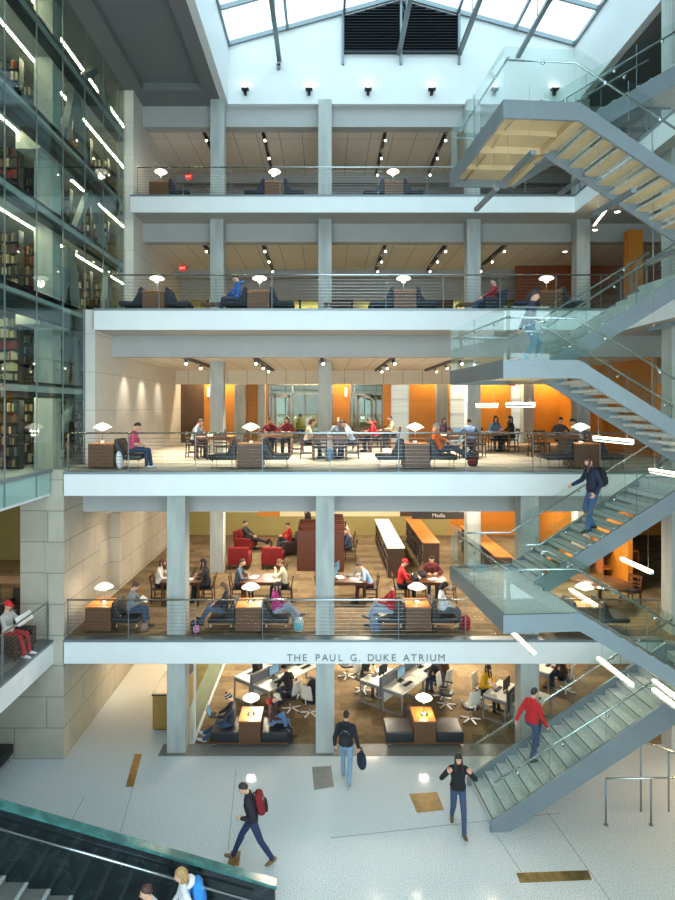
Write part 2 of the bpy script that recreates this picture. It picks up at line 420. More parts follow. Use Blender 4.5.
    for a, b, r0, r1, m in caps:
        A = np.array(a); B = np.array(b); AB = B - A; t = np.clip(((cen - A) @ AB) / max(1e-9, AB @ AB), 0, 1)
        dd = np.linalg.norm(cen - (A + t[:, None]*AB), axis=1) - (r0 + (r1-r0)*t)
        if m == 1: dd -= .004
        k = dd < best; best[k] = dd[k]; slot[k] = m
    body = MB(); body.v = [tuple(c) for c in co]; body.f = [list(f) for f in faces]; body.m = [int(x) for x in slot]; body.s = [True]*len(faces)
    for k, hk in ((1, 'hl'), (-1, 'hr')):
        e, w, pn = J[hk]; hand(body, w, w - e, pn, P['curl'], 0, side=(-1 if True else 1)*k)
    # head
    pit = lean*.45 + R(P['hp']); yw = R(P['hy']) + ya
    fw = V(math.sin(yw), math.cos(yw), 0); rt = V(math.cos(yw), -math.sin(yw), 0)
    fw2 = fw*math.cos(pit) - V(0, 0, 1)*math.sin(pit); up2 = fw*math.sin(pit) + V(0, 0, 1)*math.cos(pit)
    hc = ntop + up2*.095 + fw2*.025
    HM = lambda x, y, z: hc + rt*x + fw2*y + up2*z
    body.grid(lambda t, q: HM(*head_point(sphere_dir(t, q))), 30, 20, 0)
    for k in (-1, 1):
        body.ell(HM(.031*k, .0755, .008), (.0115, .0115, .0095), 10, 6, 4)
        body.ell(HM(.031*k, .0835, .0075), (.0055, .0048, .0055), 8, 5, 5)
        body.capsule(HM(.020*k, .083, .0185), HM(.043*k, .078, .017), .0048, .004, 6, 0)
        body.capsule(HM(.018*k, .094, .030), HM(.045*k, .085, .031), .0045, .003, 6, 6)
        mx = Matrix((rt, fw2, up2)).transposed()
        body.ell(HM(.076*k, -.008, -.008), (.010, .020, .032), 10, 6, 0, mx)
    body.capsule(HM(-.020, .0945, -.058), HM(.020, .0945, -.058), .0055, .0055, 6, 7)
    smt = cmat(SKINS.get(skin, skin), 'skin'); hcol = hair[1]
    mats = [smt, cmat(top), cmat(trousers), mat('shoe_' + shoes.strip('#'), shoes, .5), mat('eye_white', '#e8e4de', .3), mat('iris', '#2c221c', .2), cmat(hcol, 'hair'), mat('lips', '#a8605a', .5)]
    o = body.build('person', mats); o.location = loc; o.rotation_euler = (0, 0, R(rot)); o.scale = (scale,)*3
    tag(o, label, 'person', group)
    # hair
    st = hair[0]
    def ss(v, w=.10): return max(0.0, min(1.0, .5 + v/(2*w)))
    hb = MB()
    if st != 'none':
        def hfn(t, q):
            n = sphere_dir(t, q); s_, f_, u_ = n
            line = .56*f_ + .13 if st == 'short' else (.50*f_ - .10)
            if st in ('long', 'bun', 'bob'): line = .62*f_ - .12
            k = ss(u_ - line); wob = 1 + .02*math.sin(9*t + 3*q) + .03*math.sin(17*t - 5*q) + .03*math.sin(5*t + 8*q)
            return HM(*head_point(n, False, .90 + (.175 + (.04 if st != 'short' else 0))*k*wob))
        hb.grid(hfn, 28, 18, 0)
        if st == 'long':
            for x, y0, zz, r in ((-.062, .012, -.23, .030), (-.03, -.065, -.27, .042), (.03, -.065, -.27, .042), (.062, .012, -.23, .030), (0, -.075, -.26, .044)):
                b = hc + rt*x*1.3 + fw*(y0 + (.07 if y0 > 0 else -.01)) + V(0, 0, 1)*zz
                hb.capsule(HM(x, y0, .02), b, r, r*.62, 8, 0)
        if st == 'bob':
            for x, y0, zz, r in ((-.062, -.01, -.10, .030), (0, -.075, -.11, .045), (.062, -.01, -.10, .030), (-.04, -.06, -.11, .04), (.04, -.06, -.11, .04)):
                hb.capsule(HM(x, y0, .02), HM(x, y0, zz), r, r*.8, 8, 0)
        if st == 'bun': hb.ell(HM(0, -.085, .085), (.045,)*3, 12, 8, 0)
        if st == 'tail': hb.capsule(HM(0, -.095, .03), HM(0, -.13, -.16), .03, .014, 8, 0)
        hb.build('hair', [mats[6]], o)
    if cap:
        kind, c1 = cap[0], cap[1]; cb = MB()
        def cfn(t, q):
            n = sphere_dir(t, q); k = ss(n[2] - (.16 if kind == 'cap' else .02*n[1] + .10), .05)
            return HM(*head_point(n, False, .88 + .27*k))
        cb.grid(cfn, 28, 18, 0)
        ms_ = [cmat(c1)]
        if kind == 'cap':
            pts = [HM(.075*math.cos(a), .07 + .095*math.sin(a), .022 - .012*math.sin(a)) for a in [math.pi*i/10 for i in range(11)]]
            cb.prism(pts, up2*.008, 0)
            cb.ell(HM(0, 0, .136), (.01, .01, .006), 8, 5, 0)
        else:
            ms_.append(cmat(cap[2]))
            for i, f in enumerate(cb.f):
                zc = sum((Vector(cb.v[j]) - hc).dot(up2) for j in f)/len(f)
                cb.m[i] = 1 if (.045 < zc < .075 or .10 < zc < .122) else 0
            cb.ell(HM(0, 0, .148), (.03,)*3, 10, 7, 0)
        cb.build(kind, ms_, o)
    if hood:
        hb = MB(); c = neck0 - Fd*.05 + V(0, 0, .01)
        hb.tube([c + (S*math.cos(a)*.10 + Fd*math.sin(a)*.085 + V(0, 0, 1)*(-.03*math.sin(a))) for a in [math.pi*(.95 + 1.1*i/10) for i in range(11)]], [.02, .035, .045, .052, .056, .058, .056, .052, .045, .035, .02], 8, 0)
        hb.build('hood', [cmat(hood)], o)
    return o, dict(hl=J['hl'], hr=J['hr'], neck=neck0, T=T, Fd=Fd, S=S, p=p, o=o)

def wear(label, who, c1, c2, s=1.0, off=.215):
    o = who[1]['o']; i = who[1]; lean = math.atan2(i['T'].dot(V(0, 1, 0)), i['T'].z)
    c = i['p'] + i['T']*.30 - i['Fd']*off - i['T']*(.23*s)
    c = Vector(o.location) + Matrix.Rotation(o.rotation_euler.z, 3, 'Z') @ (c*o.scale.x)
    return backpack(label, c, o.rotation_euler.z + math.pi, c1, c2, -lean, s) if False else backpack(label, c, o.rotation_euler.z + math.pi, c1, c2, -lean, s)

# --- poses -------------------------------------------------------------
def sit_pose(seat, lean=8, hp=12, hands='table', tz=.74, reach=.34, **k):
    pz = seat + .115
    d = dict(p=(0, 0, pz), lean=lean, hp=hp, fl=(.12, .46, .085), fr=(-.12, .42, .085))
    if hands == 'table': d.update(hl=(.15, reach, tz + .045), hr=(-.16, reach + .03, tz + .045), el=(.9, -.2, -.5), er=(-.9, -.2, -.5))
    elif hands == 'lap': d.update(hl=(.09, .30, pz + .12), hr=(-.09, .28, pz + .13), el=(.8, -.5, -.4), er=(-.8, -.5, -.4))
    elif hands == 'book': d.update(hl=(.11, .34, pz + .26), hr=(-.11, .34, pz + .26), el=(.8, -.3, -.7), er=(-.8, -.3, -.7))
    elif hands == 'chin': d.update(hl=(.03, reach - .02, tz + .26), hr=(-.18, reach, tz + .045), el=(.6, .2, -.8), er=(-.9, -.2, -.5))
    elif hands == 'laptop': d.update(hl=(.10, .36, pz + .17), hr=(-.10, .36, pz + .17), el=(.9, -.4, -.5), er=(-.9, -.4, -.5))
    d.update(k); return d
def recline_pose(seat, legs=.75, **k):
    pz = seat + .12
    d = dict(p=(0, 0, pz), lean=-28, hp=32, fl=(.09, legs, pz - .04), fr=(-.07, legs + .03, pz + .02), tl=70, tr=70, kl=(0, .2, 1), kr=(0, .2, 1),
             hl=(.10, .22, pz + .20), hr=(-.10, .24, pz + .20), el=(.9, -.4, -.5), er=(-.9, -.4, -.5))
    d.update(k); return d

# --- things people carry -------------------------------------------------
def local_pt(loc, rot, scale, v):
    return Vector(loc) + Matrix.Rotation(R(rot), 3, 'Z') @ (v*scale)
def backpack(label, loc, rz, c1, c2='#1c1c1f', lean=0.0, s=1.0, group=None, straps=True):
    t = thing('backpack', label, 'backpack', loc, rz, group)
    mx = Matrix.Rotation(lean, 3, 'X')
    T = lambda v: mx @ (Vector(v)*s)
    b = MB(); b.ell(T((0, 0, .23)), (.155*s, .095*s, .235*s), 20, 12, 0, mx, .62); b.build('body', [cmat(c1)], t)
    b = MB(); b.ell(T((0, -.085, .15)), (.115*s, .05*s, .12*s), 16, 10, 0, mx, .62); b.build('front_pocket', [cmat(c2)], t)
    b = MB(); b.tube([T((.05*math.cos(a), 0.03, .455 + .035*math.sin(a))) for a in [math.pi*i/8 for i in range(9)]], .008*s, 6); b.build('grab_loop', [cmat(c2)], t)
    if straps:
        for k in (-1, 1):
            b = MB(); pts = [T((.07*k, .085, .42)), T((.085*k, .13, .36)), T((.09*k, .14, .24)), T((.09*k, .11, .10)), T((.08*k, .085, .06))]
            b.tube(pts, .017*s, 6); b.build('shoulder_strap', [cmat(c2)], t)
    b = MB(); b.tube([T((.12*math.cos(a), -.070 - .02*math.sin(a), .30 + .12*math.sin(a))) for a in [math.pi*i/10 for i in range(11)]], .005*s, 5); b.build('zip', ['stainless'], t)
    return t
def laptop(label, loc, rz, open_=110, dark=True, group=None):
    t = thing('laptop', label, 'laptop', loc, rz, group)       # front edge towards -Y (user side), screen at +Y
    MB().box(-.165, .165, -.115, .115, 0, .016).build('base', ['black_plastic' if dark else 'white_laminate'], t, .004)
    b = MB().box(-.15, .15, -.03, .09, .0161, .019); b.build('keyboard', ['dark_top'], t)
    a = R(open_ - 90); q = lambda y, z: (y*1.0 + .115 + z*math.sin(a), .016 + z*math.cos(a))
    b = MB()
    p0 = q(0, 0); p1 = q(0, .23)
    b.bar((0, p0[0], p0[1]), (0, p1[0], p1[1]), .33, .012, 0, up=(0, -1, .3)); b.build('lid', ['black_plastic' if dark else 'white_metal'], t, .003)
    n = Vector((0, -math.cos(a), math.sin(a)))*.0068
    b = MB(); b.bar(Vector((0, p0[0], p0[1])) + n + Vector((0, (p1[0]-p0[0])*.08, (p1[1]-p0[1])*.08)), Vector((0, p1[0], p1[1])) + n - Vector((0, (p1[0]-p0[0])*.06, (p1[1]-p0[1])*.06)), .30, .002, 0, up=(0, -1, .3)); b.build('screen', ['screen_blue'], t)
    return t
def open_book(label, loc, rz, w=.30, tilt=0.0, cover='#5a3a2a', cat='book', name='open_book', group=None):
    t = thing(name, label, cat, loc, rz, group); mx = Matrix.Rotation(tilt, 3, 'X')
    def pg(k, z0, th, hw, hd):
        pts = [(0, z0), (hw*.25*k, z0 + .014), (hw*.6*k, z0 + .012), (hw*k, z0 + .003), (hw*k, z0 + .003 - th), (0, z0 - th)]
        b = MB(); b.prism([mx @ Vector((x, -hd, z)) for x, z in pts], mx @ Vector((0, 2*hd, 0))); return b
    MB.build(pg(1, .018, .012, w/2, .11), 'page_block', ['paper'], t); MB.build(pg(-1, .018, .012, w/2, .11), 'page_block', ['paper'], t)
    c = MB(); c.prism([mx @ Vector((x, -.115, z)) for x, z in ((-w/2-.006, 0), (w/2+.006, 0), (w/2+.006, .004), (-w/2-.006, .004))], mx @ Vector((0, .23, 0))); c.build('cover', [cmat(cover)], t)
    return t
def paper_sheet(label, loc, rz, group=None):
    o = MB().box(-.105, .105, -.148, .148, 0, .003).build('paper_sheet', ['paper']); o.location = loc; o.rotation_euler = (0, 0, rz)
    return tag(o, label, 'paper', group)
# ------------------------------------------------------------------ camera / world
cam = bpy.data.cameras.new('camera'); cam.sensor_fit = 'VERTICAL'; cam.sensor_height = 36; cam.lens = 24
cam.shift_x = 12.5/900; cam.shift_y = -43/900; cam.clip_start = .1; cam.clip_end = 300
co = bpy.data.objects.new('camera', cam); COL.objects.link(co); co.location = (0, 0, EYE); co.rotation_euler = (math.pi/2, 0, 0); SC.camera = co
w = bpy.data.worlds.new('sky'); SC.world = w; w.use_nodes = True
nt = w.node_tree; bg = nt.nodes['Background']
SKY = 5.6
tc = nt.nodes.new('ShaderNodeTexCoord'); sx = nt.nodes.new('ShaderNodeSeparateXYZ'); rp = nt.nodes.new('ShaderNodeValToRGB')
nt.links.new(tc.outputs['Generated'], sx.inputs[0]); nt.links.new(sx.outputs[2], rp.inputs[0]); nt.links.new(rp.outputs[0], bg.inputs[0])
rp.color_ramp.elements[0].color = (.88, .96, 1, 1); rp.color_ramp.elements[1].color = (.74, .91, 1, 1)
bg.inputs[1].default_value = SKY
SC.view_settings.view_transform = 'Standard'; SC.view_settings.look = 'None'; SC.view_settings.gamma = 1; SC.view_settings.use_curve_mapping = False
SC.view_settings.exposure = 0.0
cy = SC.cycles; cy.use_denoising = True; cy.max_bounces = 9; cy.diffuse_bounces = 5; cy.glossy_bounces = 4; cy.transmission_bounces = 6
cy.transparent_max_bounces = 40; cy.sample_clamp_indirect = 6; cy.sample_clamp_direct = 0; cy.caustics_reflective = False; cy.caustics_refractive = False
cy.use_light_tree = True

# ------------------------------------------------------------------ shell
PXL, PXR, PYF = -16.0, 16.5, -3.0      # plan extents
def sbox(name, mats, *a):
    return struct(name, MB().box(*a), mats)
sbox('floor', 'terrazzo', PXL, PXR, PYF, 31, -.3, 0)
sbox('floor_carpet', 'carpet_tile', -3.6, 16, 16.55, YB, 0.0, .006)
sbox('floor_border', 'border_stone', -4.45, 6.0, 15.98, 16.55, 0.0, .007)
# outer walls
sbox('wall_rear', 'cream_wall', PXL, PXR, 31, 31.3, -.3, 26)
sbox('wall_left', 'cream_wall', PXL-.3, PXL, PYF, 31.3, -.3, 26)
sbox('wall_right', 'white_paint', PXR, PXR+.3, PYF, 31.3, -.3, 26)
WFX0, WFX1, WFZ0, WFZ1 = -8.0, 12.0, 1.0, 16.0      # unseen tall glazing added behind the viewer to brighten the gallery edges
wf = MB(); wf.box(PXL, WFX0, PYF-.3, PYF, -.3, 26); wf.box(WFX1, PXR, PYF-.3, PYF, -.3, 26); wf.box(WFX0, WFX1, PYF-.3, PYF, -.3, WFZ0); wf.box(WFX0, WFX1, PYF-.3, PYF, WFZ1, 26)
struct('wall_front', wf, 'white_paint')
wnd = thing('window_front', None, None); wnd['kind'] = 'structure'  # added glazing, lets daylight in from behind the camera
MB().box(WFX0, WFX1, PYF-.16, PYF-.14, WFZ0, WFZ1).build('pane', ['sky_glass'], wnd)
f = MB()
for i in range(11): x = WFX0 + (WFX1-WFX0)*i/10; f.box(x-.05, x+.05, PYF-.25, PYF-.05, WFZ0, WFZ1)
for i in range(7): z = WFZ0 + (WFZ1-WFZ0)*i/6; f.box(WFX0, WFX1, PYF-.25, PYF-.05, z-.05, z+.05)
f.build('window_frame', ['steel_grey'], wnd)
# skylight well : X -3.64..9.4, Y 5..22.5
KX0, KX1, KY0, KY1 = -3.64, 9.4, 4.0, 22.6
ZE = EYE + 13.65; RX = 2.85; ZRG = EYE + 15.45
rb = MB()
rb.box(PXL, KX0-.2, PYF, 31, ZR+.28, ZR+.6); rb.box(KX1+.2, PXR, PYF, 31, ZR+.28, ZR+.6)
rb.box(KX0-.2, KX1+.2, PYF, KY0-.2, ZR+.28, ZR+.6); rb.box(KX0-.2, KX1+.2, KY1+.2, 31, ZR+.28, ZR+.6)
struct('ceiling_roof', rb, 'soffit_grey')
cb = MB()     # lower soffit with a recessed tray beside the skylight
cb.box(PXL, -6.55, PYF, 31, ZR, ZR+.28); cb.box(-6.55, KX0-.251, 21.6, 31, ZR, ZR+.28); cb.box(-4.4, KX0-.251, PYF, 21.6, ZR, ZR+.28)
cb.box(KX1+.251, 10.4, PYF, 31, ZR, ZR+.28); cb.box(10.4, PXR, 21.6, 31, ZR, ZR+.28); cb.box(KX0-.25, KX1+.25, KY1+.251, 31, ZR, ZR+.28)
cb.box(KX0-.25, KX1+.25, PYF, KY0-.251, ZR, ZR+.28); cb.box(13.5, PXR, PYF, 21.6, ZR, ZR+.28)
struct('ceiling_soffit', cb, 'soffit_grey')
# upstands
ub = MB().box(KX0-.25, KX0, KY0, KY1+.25, ZR-.02, ZE); struct('wall_skylight_left', ub, 'white_paint')
ub = MB().box(KX1, KX1+.25, KY0, KY1+.25, ZR-.02, ZE); struct('wall_skylight_right', ub, 'white_paint')
ub = MB()
ub.prism([(KX0, KY1, EYE+12.85), (KX1, KY1, EYE+12.85), (KX1, KY1, ZE), (RX, KY1, ZRG), (KX0, KY1, ZE)], (0, .25, 0))
ub.box(KX0, KX1, KY1-.06, KY1+.25, ZR-.02, EYE+12.85)
struct('wall_skylight_rear', ub, 'white_paint')
ub = MB(); ub.prism([(KX0, KY0, ZR), (KX1, KY0, ZR), (KX1, KY0, ZE), (RX, KY0, ZRG), (KX0, KY0, ZE)], (0, -.25, 0)); struct('wall_skylight_front', ub, 'white_paint')
# glazed roof
gl = MB()
for k in (0, 1):
    x0, z0 = (KX0-.3, ZE+.06) if k == 0 else (KX1+.3, ZE+.06)
    gl.prism([(x0, KY0-.3, z0), (RX, KY0-.3, ZRG+.08), (RX, KY0-.3, ZRG+.1), (x0, KY0-.3, z0+.02)], (0, KY1-KY0+.6, 0))
wr = thing('window_skylight', None, None); wr['kind'] = 'structure'
gl.build('pane', ['roof_glass'], wr)
for y in [KY1-.05] + [KY1 - 2.05 - 2.0*i for i in range(9)]:
    for xa in (KX0, KX1):
        b = MB(); b.bar((xa, y, ZE), (RX, y, ZRG), .09, .16); b.build('rafter', ['steel_grey'], wr)
for t in (0.0, .34, .67, 1.0):
    for xa in (KX0+.03, KX1-.03):
        if t == 1.0 and xa > 0: continue
        x = xa + (RX-xa)*t; z = ZE + (ZRG-ZE)*t - .02
        b = MB(); b.bar((x, KY0, z), (x, KY1, z), .10, .14); b.build('glazing_bar', ['steel_grey'], wr)
# tie beams running along the skylight with slim rods up to the rafters
for x, z in ((-1.72, 13.05), (2.78, 13.3), (5.06, 13.3), (7.27, 13.2)):
    zt = ZE + (ZRG-ZE)*(1 - abs(x-RX)/(RX-KX0 if x < RX else KX1-RX))
    r = thing('skylight_tie_beam', None, None); r['kind'] = 'structure'
    b = MB(); b.bar((x, KY0, EYE+z), (x, KY1, EYE+z), .16, .12); b.build('beam', ['steel_grey'], r)
    for y in [KY1 - 2.05 - 2.0*i for i in range(8)]:
        b = MB(); b.tube([(x, y, EYE+z), (x, y, zt-.05)], .022, 6); b.tube([(x, y, EYE+z), (x + (.9 if x > RX else -.9)*(.6), y, zt-.42 if False else zt-.30)], .012, 6); b.build('rod', ['steel_grey'], r)
for x in (.67, 2.85, 5.03):
    b = MB().box(x-.04, x+.04, KY1-.14, KY1-.02, EYE+12.85, ZE + (ZRG-ZE)*(1 - abs(x-RX)/(RX-KX0)) - .02); struct('trim_skylight', b, 'steel_grey')
# louvre
lv = thing('louvre_vent', 'large dark louvred vent in the white gable wall under the skylight', 'vent')
lv.location = (0, KY1, 0)
def gz(x): return ZE + (ZRG-ZE)*(1 - abs(x-RX)/(RX-KX0 if x < RX else KX1-RX)) - .14
b = MB(); b.prism([(.71, -.02, EYE+13.32), (4.99, -.02, EYE+13.32), (4.99, -.02, gz(4.99)), (RX, -.02, gz(RX)), (.71, -.02, gz(.71))], (0, .015, 0)); b.build('backing', ['black_metal'], lv)
for i in range(17):
    z = EYE + 13.36 + i*.108
    lo, hi = .73, 4.97
    if z + .07 > gz(lo): 
        k = (gz(RX) - (z+.07)) / (gz(RX) - gz(.71)); 
        if k <= .05: continue
        lo = max(lo, RX - (RX-.71)*k)
        hi = min(hi, RX + (4.99-RX)*k)
    b = MB(); b.hexa([(lo, -.13, z), (hi, -.13, z), (hi, -.03, z+.06), (lo, -.03, z+.06)], [(lo, -.13, z+.015), (hi, -.13, z+.015), (hi, -.03, z+.075), (lo, -.03, z+.075)]); b.build('slat', ['steel_dark'], lv)
b = MB(); b.box(.67, .73, -.14, 0, EYE+13.28, gz(.71)); b.box(4.97, 5.03, -.14, 0, EYE+13.28, gz(4.99)); b.box(.67, 5.03, -.14, 0, EYE+13.28, EYE+13.34); b.build('frame', ['steel_dark'], lv)

# ------------------------------------------------------------------ gallery slabs
YF = {1: 15.8, 2: 15.8, 3: 17.8, 4: 21.4}
ZL = {0: Z0, 1: Z1, 2: Z2, 3: Z3, 4: Z4}
XEND = {1: XL, 2: XL, 3: -6.85, 4: -6.95}
for n in (1, 2, 3, 4):
    z = ZL[n]; y = YF[n]
    s = MB(); s.box(XL, XR, y+.02, YB, z-.62, z-.02); s.box(XR+.02, PXR, PYF, YB, z-.62, z-.02); s.box(XR-.001, XR+.021, y+.02, YB, z-.62, z-.02)
    struct('ceiling_slab', s, 'beam_grey')
    s = MB(); s.box(XL, XR, y+.25, YB, z-.019, z); s.box(XR, PXR, PYF, YB, z-.019, z); struct('floor_gallery', s, 'deck_carpet' if n == 2 else ('carpet_tile' if n == 1 else 'upper_carpet'))
    s = MB(); s.box(XEND[n], XR+.02, y, y+.02, z-.63, z-.06); s.box(XR, XR+.02, PYF, y, z-.63, z-.06); struct('trim_fascia', s, 'fascia_white')
    s = MB(); s.box(XEND[n], XR, y-.015, y+.25, z-.06, z+.004); s.box(XR-.015, XR+.25, PYF, y-.02, z-.06, z+.004); struct('trim_edge', s, 'steel_grey')
# set-back beams and ceilings
for n, y0, zb in ((1, 17.1, EYE-2.98), (2, 19.4, EYE+1.62), (3, 22.75, EYE+6.26), (4, 22.75, EYE+10.62)):
    zt = (ZL[n+1]-.62) if n < 4 else ZR
    sbox('ceiling_beam', 'beam_grey', XL, PXR, y0, y0+.45, zb, zt)
    c = MB().box(XL, PXR, y0+.45, YB, ZC[n] if n > 1 else zb+.03, (ZC[n] if n > 1 else zb+.03)+.05); struct('ceiling_gallery', c, 'ceiling_panel')
    if n > 1: sbox('trim_slot', 'black_metal', XL+.01, 8.6, y0+.45, y0+.60, ZC[n]-.012, ZC[n]-.001)
sbox('ceiling_ground', 'ceiling_panel', XL, PXR, 17.0, YB, Z1-.70, Z1-.63)
for n, z0, z1 in ((2, EYE+1.05, ZC[2]), (3, EYE+6.0, ZC[3]), (4, EYE+10.35, ZC[4])):   # bulkhead along the back
    sbox('ceiling_bulkhead', 'beam_grey' if n > 2 else 'ceiling_panel', XL, PXR, 27.7, 27.85, z0, z1)
# back walls -----------------------------------------------------------------
def wallseg(n, name, m, px0, px1, z0, z1, y=YB, th=.1, d=28.7):
    return struct(name, MB().box(X(px0, d), X(px1, d), y, y+th, z0, z1), m)
# lowest gallery
wallseg(1, 'wall_back_lower', 'olive_wall', 178, 208, Z1, Z2-.6)
wallseg(1, 'wall_back_lower', 'veneer', 208, 214, Z1+1.1, Z2-.6)
wallseg(1, 'wall_back_lower', 'olive_wall', 208, 258, Z1, Z1+1.1)
wallseg(1, 'wall_back_lower', 'cream_wall', 214, 258, Z1+1.1, Z2-.6)
wallseg(1, 'wall_back_lower', 'veneer', 258, 280, Z1+.9, Z2-.6)
wallseg(1, 'wall_back_lower', 'olive_wall', 258, 450, Z1, Z1+.9)
wallseg(1, 'wall_back_lower', 'cream_wall', 280, 400, Z1+.9, Z2-.6)
wallseg(1, 'wall_back_lower', 'brown_wall', 400, 450, Z1+.9, Z2-.6)
wallseg(1, 'wall_back_lower', 'veneer', 450, 676, Z1, Z2-.6)
# ground
wallseg(0, 'wall_back_ground', 'cream_wall', 150, 676, 0, Z1-.6)
# second gallery
zt = EYE + 1.1
def L2seg(m, a, b, nm='wall_back_middle', z0=Z2, z1=zt): return wallseg(2, nm, m, a, b, z0, z1)
L2seg('brown_wall', 176, 204, z1=zt); L2seg('veneer', 204, 268); L2seg('veneer', 333, 350); L2seg('veneer', 383, 391)
L2seg('veneer', 409, 450); L2seg('veneer', 466, 480); L2seg('veneer', 480, 511); L2seg('veneer', 523, 565); L2seg('brown_wall', 565, 574); L2seg('veneer', 586, 676)
L2seg('cream_wall', 574, 586)
for i, (a, b) in enumerate(((391, 409), (450, 466), (511, 523))):     # frosted strip windows
    wnd = thing('window_%d' % (i+2), None, None); wnd['kind'] = 'structure'
    MB().box(X(a, YB), X(b, YB), YB+.02, YB+.06, Z2, zt).build('pane', ['frosted'], wnd)
    f = MB()
    for k in range(5): z = Z2 + .02 + (zt-Z2-.04)*k/4; f.box(X(a, YB), X(b, YB), YB-.01, YB+.02, z-.02, z+.02)
    f.box(X(a, YB), X(a, YB)+.05, YB-.01, YB+.02, Z2, zt); f.box(X(b, YB)-.05, X(b, YB), YB-.01, YB+.02, Z2, zt); f.build('window_frame', ['white_metal'], wnd)
# glazed office front with door, and glazed vestibule
def glazed(idx, a, b, door, fm, room, y=YB):
    xa, xb = X(a, YB), X(b, YB)
    wnd = thing('window_%d' % idx, None, None); wnd['kind'] = 'structure'
    MB().box(xa, xb, y+.03, y+.05, Z2, zt).build('pane', ['office_glass'], wnd)
    f = MB()
    for x in (xa+.03, xb-.03, X(door[0]-3, YB), X(door[1]+3, YB)): f.box(x-.03, x+.03, y, y+.08, Z2, zt)
    f.box(xa, xb, y, y+.08, zt-.06, zt); f.box(xa, xb, y, y+.08, Z2+2.3, Z2+2.36); f.box(xa, xb, y, y+.08, Z2, Z2+.08); f.build('window_frame', [fm], wnd)
    dr = thing('door_%d' % idx, None, None); dr['kind'] = 'structure'
    x0, x1 = X(door[0], YB), X(door[1], YB)
    f = MB(); f.box(x0, x0+.12, y-.03, y+.02, Z2+.01, Z2+2.28); f.box(x1-.12, x1, y-.03, y+.02, Z2+.01, Z2+2.28); f.box(x0, x1, y-.03, y+.02, Z2+2.14, Z2+2.28); f.box(x0, x1, y-.03, y+.02, Z2+.01, Z2+.26); f.build('door_frame', ['grey_panel'], dr)
    MB().box(x0+.12, x1-.12, y-.01, y, Z2+.26, Z2+2.14).build('door_pane', ['office_glass'], dr)
    b_ = MB(); b_.tube([(x1-.06, y-.035, Z2+.95), (x1-.06, y-.09, Z2+.95), (x1-.06, y-.09, Z2+1.25), (x1-.06, y-.035, Z2+1.25)], .012, 6); b_.build('door_handle', ['stainless'], dr)
glazed(5, 268, 333, (274, 290), 'grey_panel', 'cream_wall'); glazed(6, 350, 383, (357, 373), 'grey_panel', 'white_paint')
for a, b in ((258, 345), (347, 388)):
    s = MB(); xa, xb = X(a, YB), X(b, YB); s.box(xa-.1, xa, YB+.1, 31, Z2, zt+.3); s.box(xb, xb+.1, YB+.1, 31, Z2, zt+.3); struct('wall_room_side', s, 'cream_wall')
sbox('floor_office', 'deck_carpet', -5, 5, YB, 31, Z2-.2, Z2); sbox('ceiling_office', 'white_paint', -5, 5, YB+.1, 31, zt+.1, zt+.2)
# third and top gallery back walls: glazed strip above a low wall
for n in (3, 4):
    z = ZL[n]; zc = ZC[n]
    wallseg(n, 'wall_back_upper', 'brown_wall' if n == 3 else 'soffit_grey', 178, 676, z, z+.85)
    wallseg(n, 'wall_back_upper', 'beam_grey', 178, 676, z+2.2, zc)
    if n == 4: wallseg(n, 'wall_back_upper', 'cream_wall', 178, 676, z+.85, z+2.2)
    else:
        px = [178, 208, 240, 262, 300, 330, 352, 392, 418, 452, 478, 520, 676]
        for i in range(len(px)-1):
            if i % 3 == 2: wallseg(n, 'wall_back_upper', 'brown_wall', px[i], px[i+1], z+.85, z+2.2)
            else:
                wnd = thing('window_%d' % (10+i), None, None); wnd['kind'] = 'structure'
                a, b = X(px[i], YB), X(px[i+1], YB)
                MB().box(a, b, YB+.03, YB+.05, z+.85, z+2.2).build('pane', ['office_glass'], wnd)
                f = MB(); f.box(a, a+.06, YB, YB+.08, z+.85, z+2.2); f.box(b-.06, b, YB, YB+.08, z+.85, z+2.2); f.box(a, b, YB, YB+.08, z+1.55, z+1.6); f.build('window_frame', ['steel_dark'], wnd)
        sbox('floor_back_room', 'upper_carpet', XL, PXR, YB+.1, 31, z-.2, z); sbox('ceiling_back_room', 'white_paint', XL, PXR, YB+.1, 31, z+2.6, z+2.7)
        sbox('wall_back_room', 'olive_wall', XL, PXR, 30.85, 30.95, z, z+2.6)
# right-hand wood walls of the galleries
for n, px0, px1, py in ((3, 8.6, 16, 27.0),):
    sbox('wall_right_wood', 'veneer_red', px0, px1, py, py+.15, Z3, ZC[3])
sbox('wall_right_fin', 'veneer', 10.9, 11.4, 21.5, 21.9, Z3, ZC[3])
sbox('wall_right_lower', 'veneer', 9.9, 10.05, 19.6, YB, Z1, Z2-.65)
sbox('wall_right_middle', 'veneer', 11.2, 11.35, 20.5, YB, Z2, ZC[2])
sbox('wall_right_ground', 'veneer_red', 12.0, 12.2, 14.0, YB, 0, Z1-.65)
sbox('wall_low_wood', 'veneer', X(602, 24), X(662, 24), 24, 24.2, Z2, Z2+1.15)
# ------------------------------------------------------------------ left stone wall with doorway recess (lowest gallery)
WT = .35
lw = MB()
ny0, ny1, nz0, nz1 = 18.45, 20.15, Z1, Z1+2.72
lw.box(XL-WT, XL, 15.85, YB+.1, -.01, Z1-.0); lw.box(XL-WT, XL, 15.85, ny0, Z1, Z2); lw.box(XL-WT, XL, ny1, YB+.1, Z1, Z2); lw.box(XL-WT, XL, ny0, ny1, nz1, Z2); lw.box(XL-.9, XL-WT, ny0-.3, ny1+.3, Z1, Z2)
struct('wall_left_stone', lw, 'limestone')
lw = MB(); lw.box(XL-WT, XL, 18.0, YB+.1, Z2, Z3); lw.box(XL-WT, XL, 21.6, YB+.1, Z3, ZR); struct('wall_left_upper', lw, 'plaster_panel')
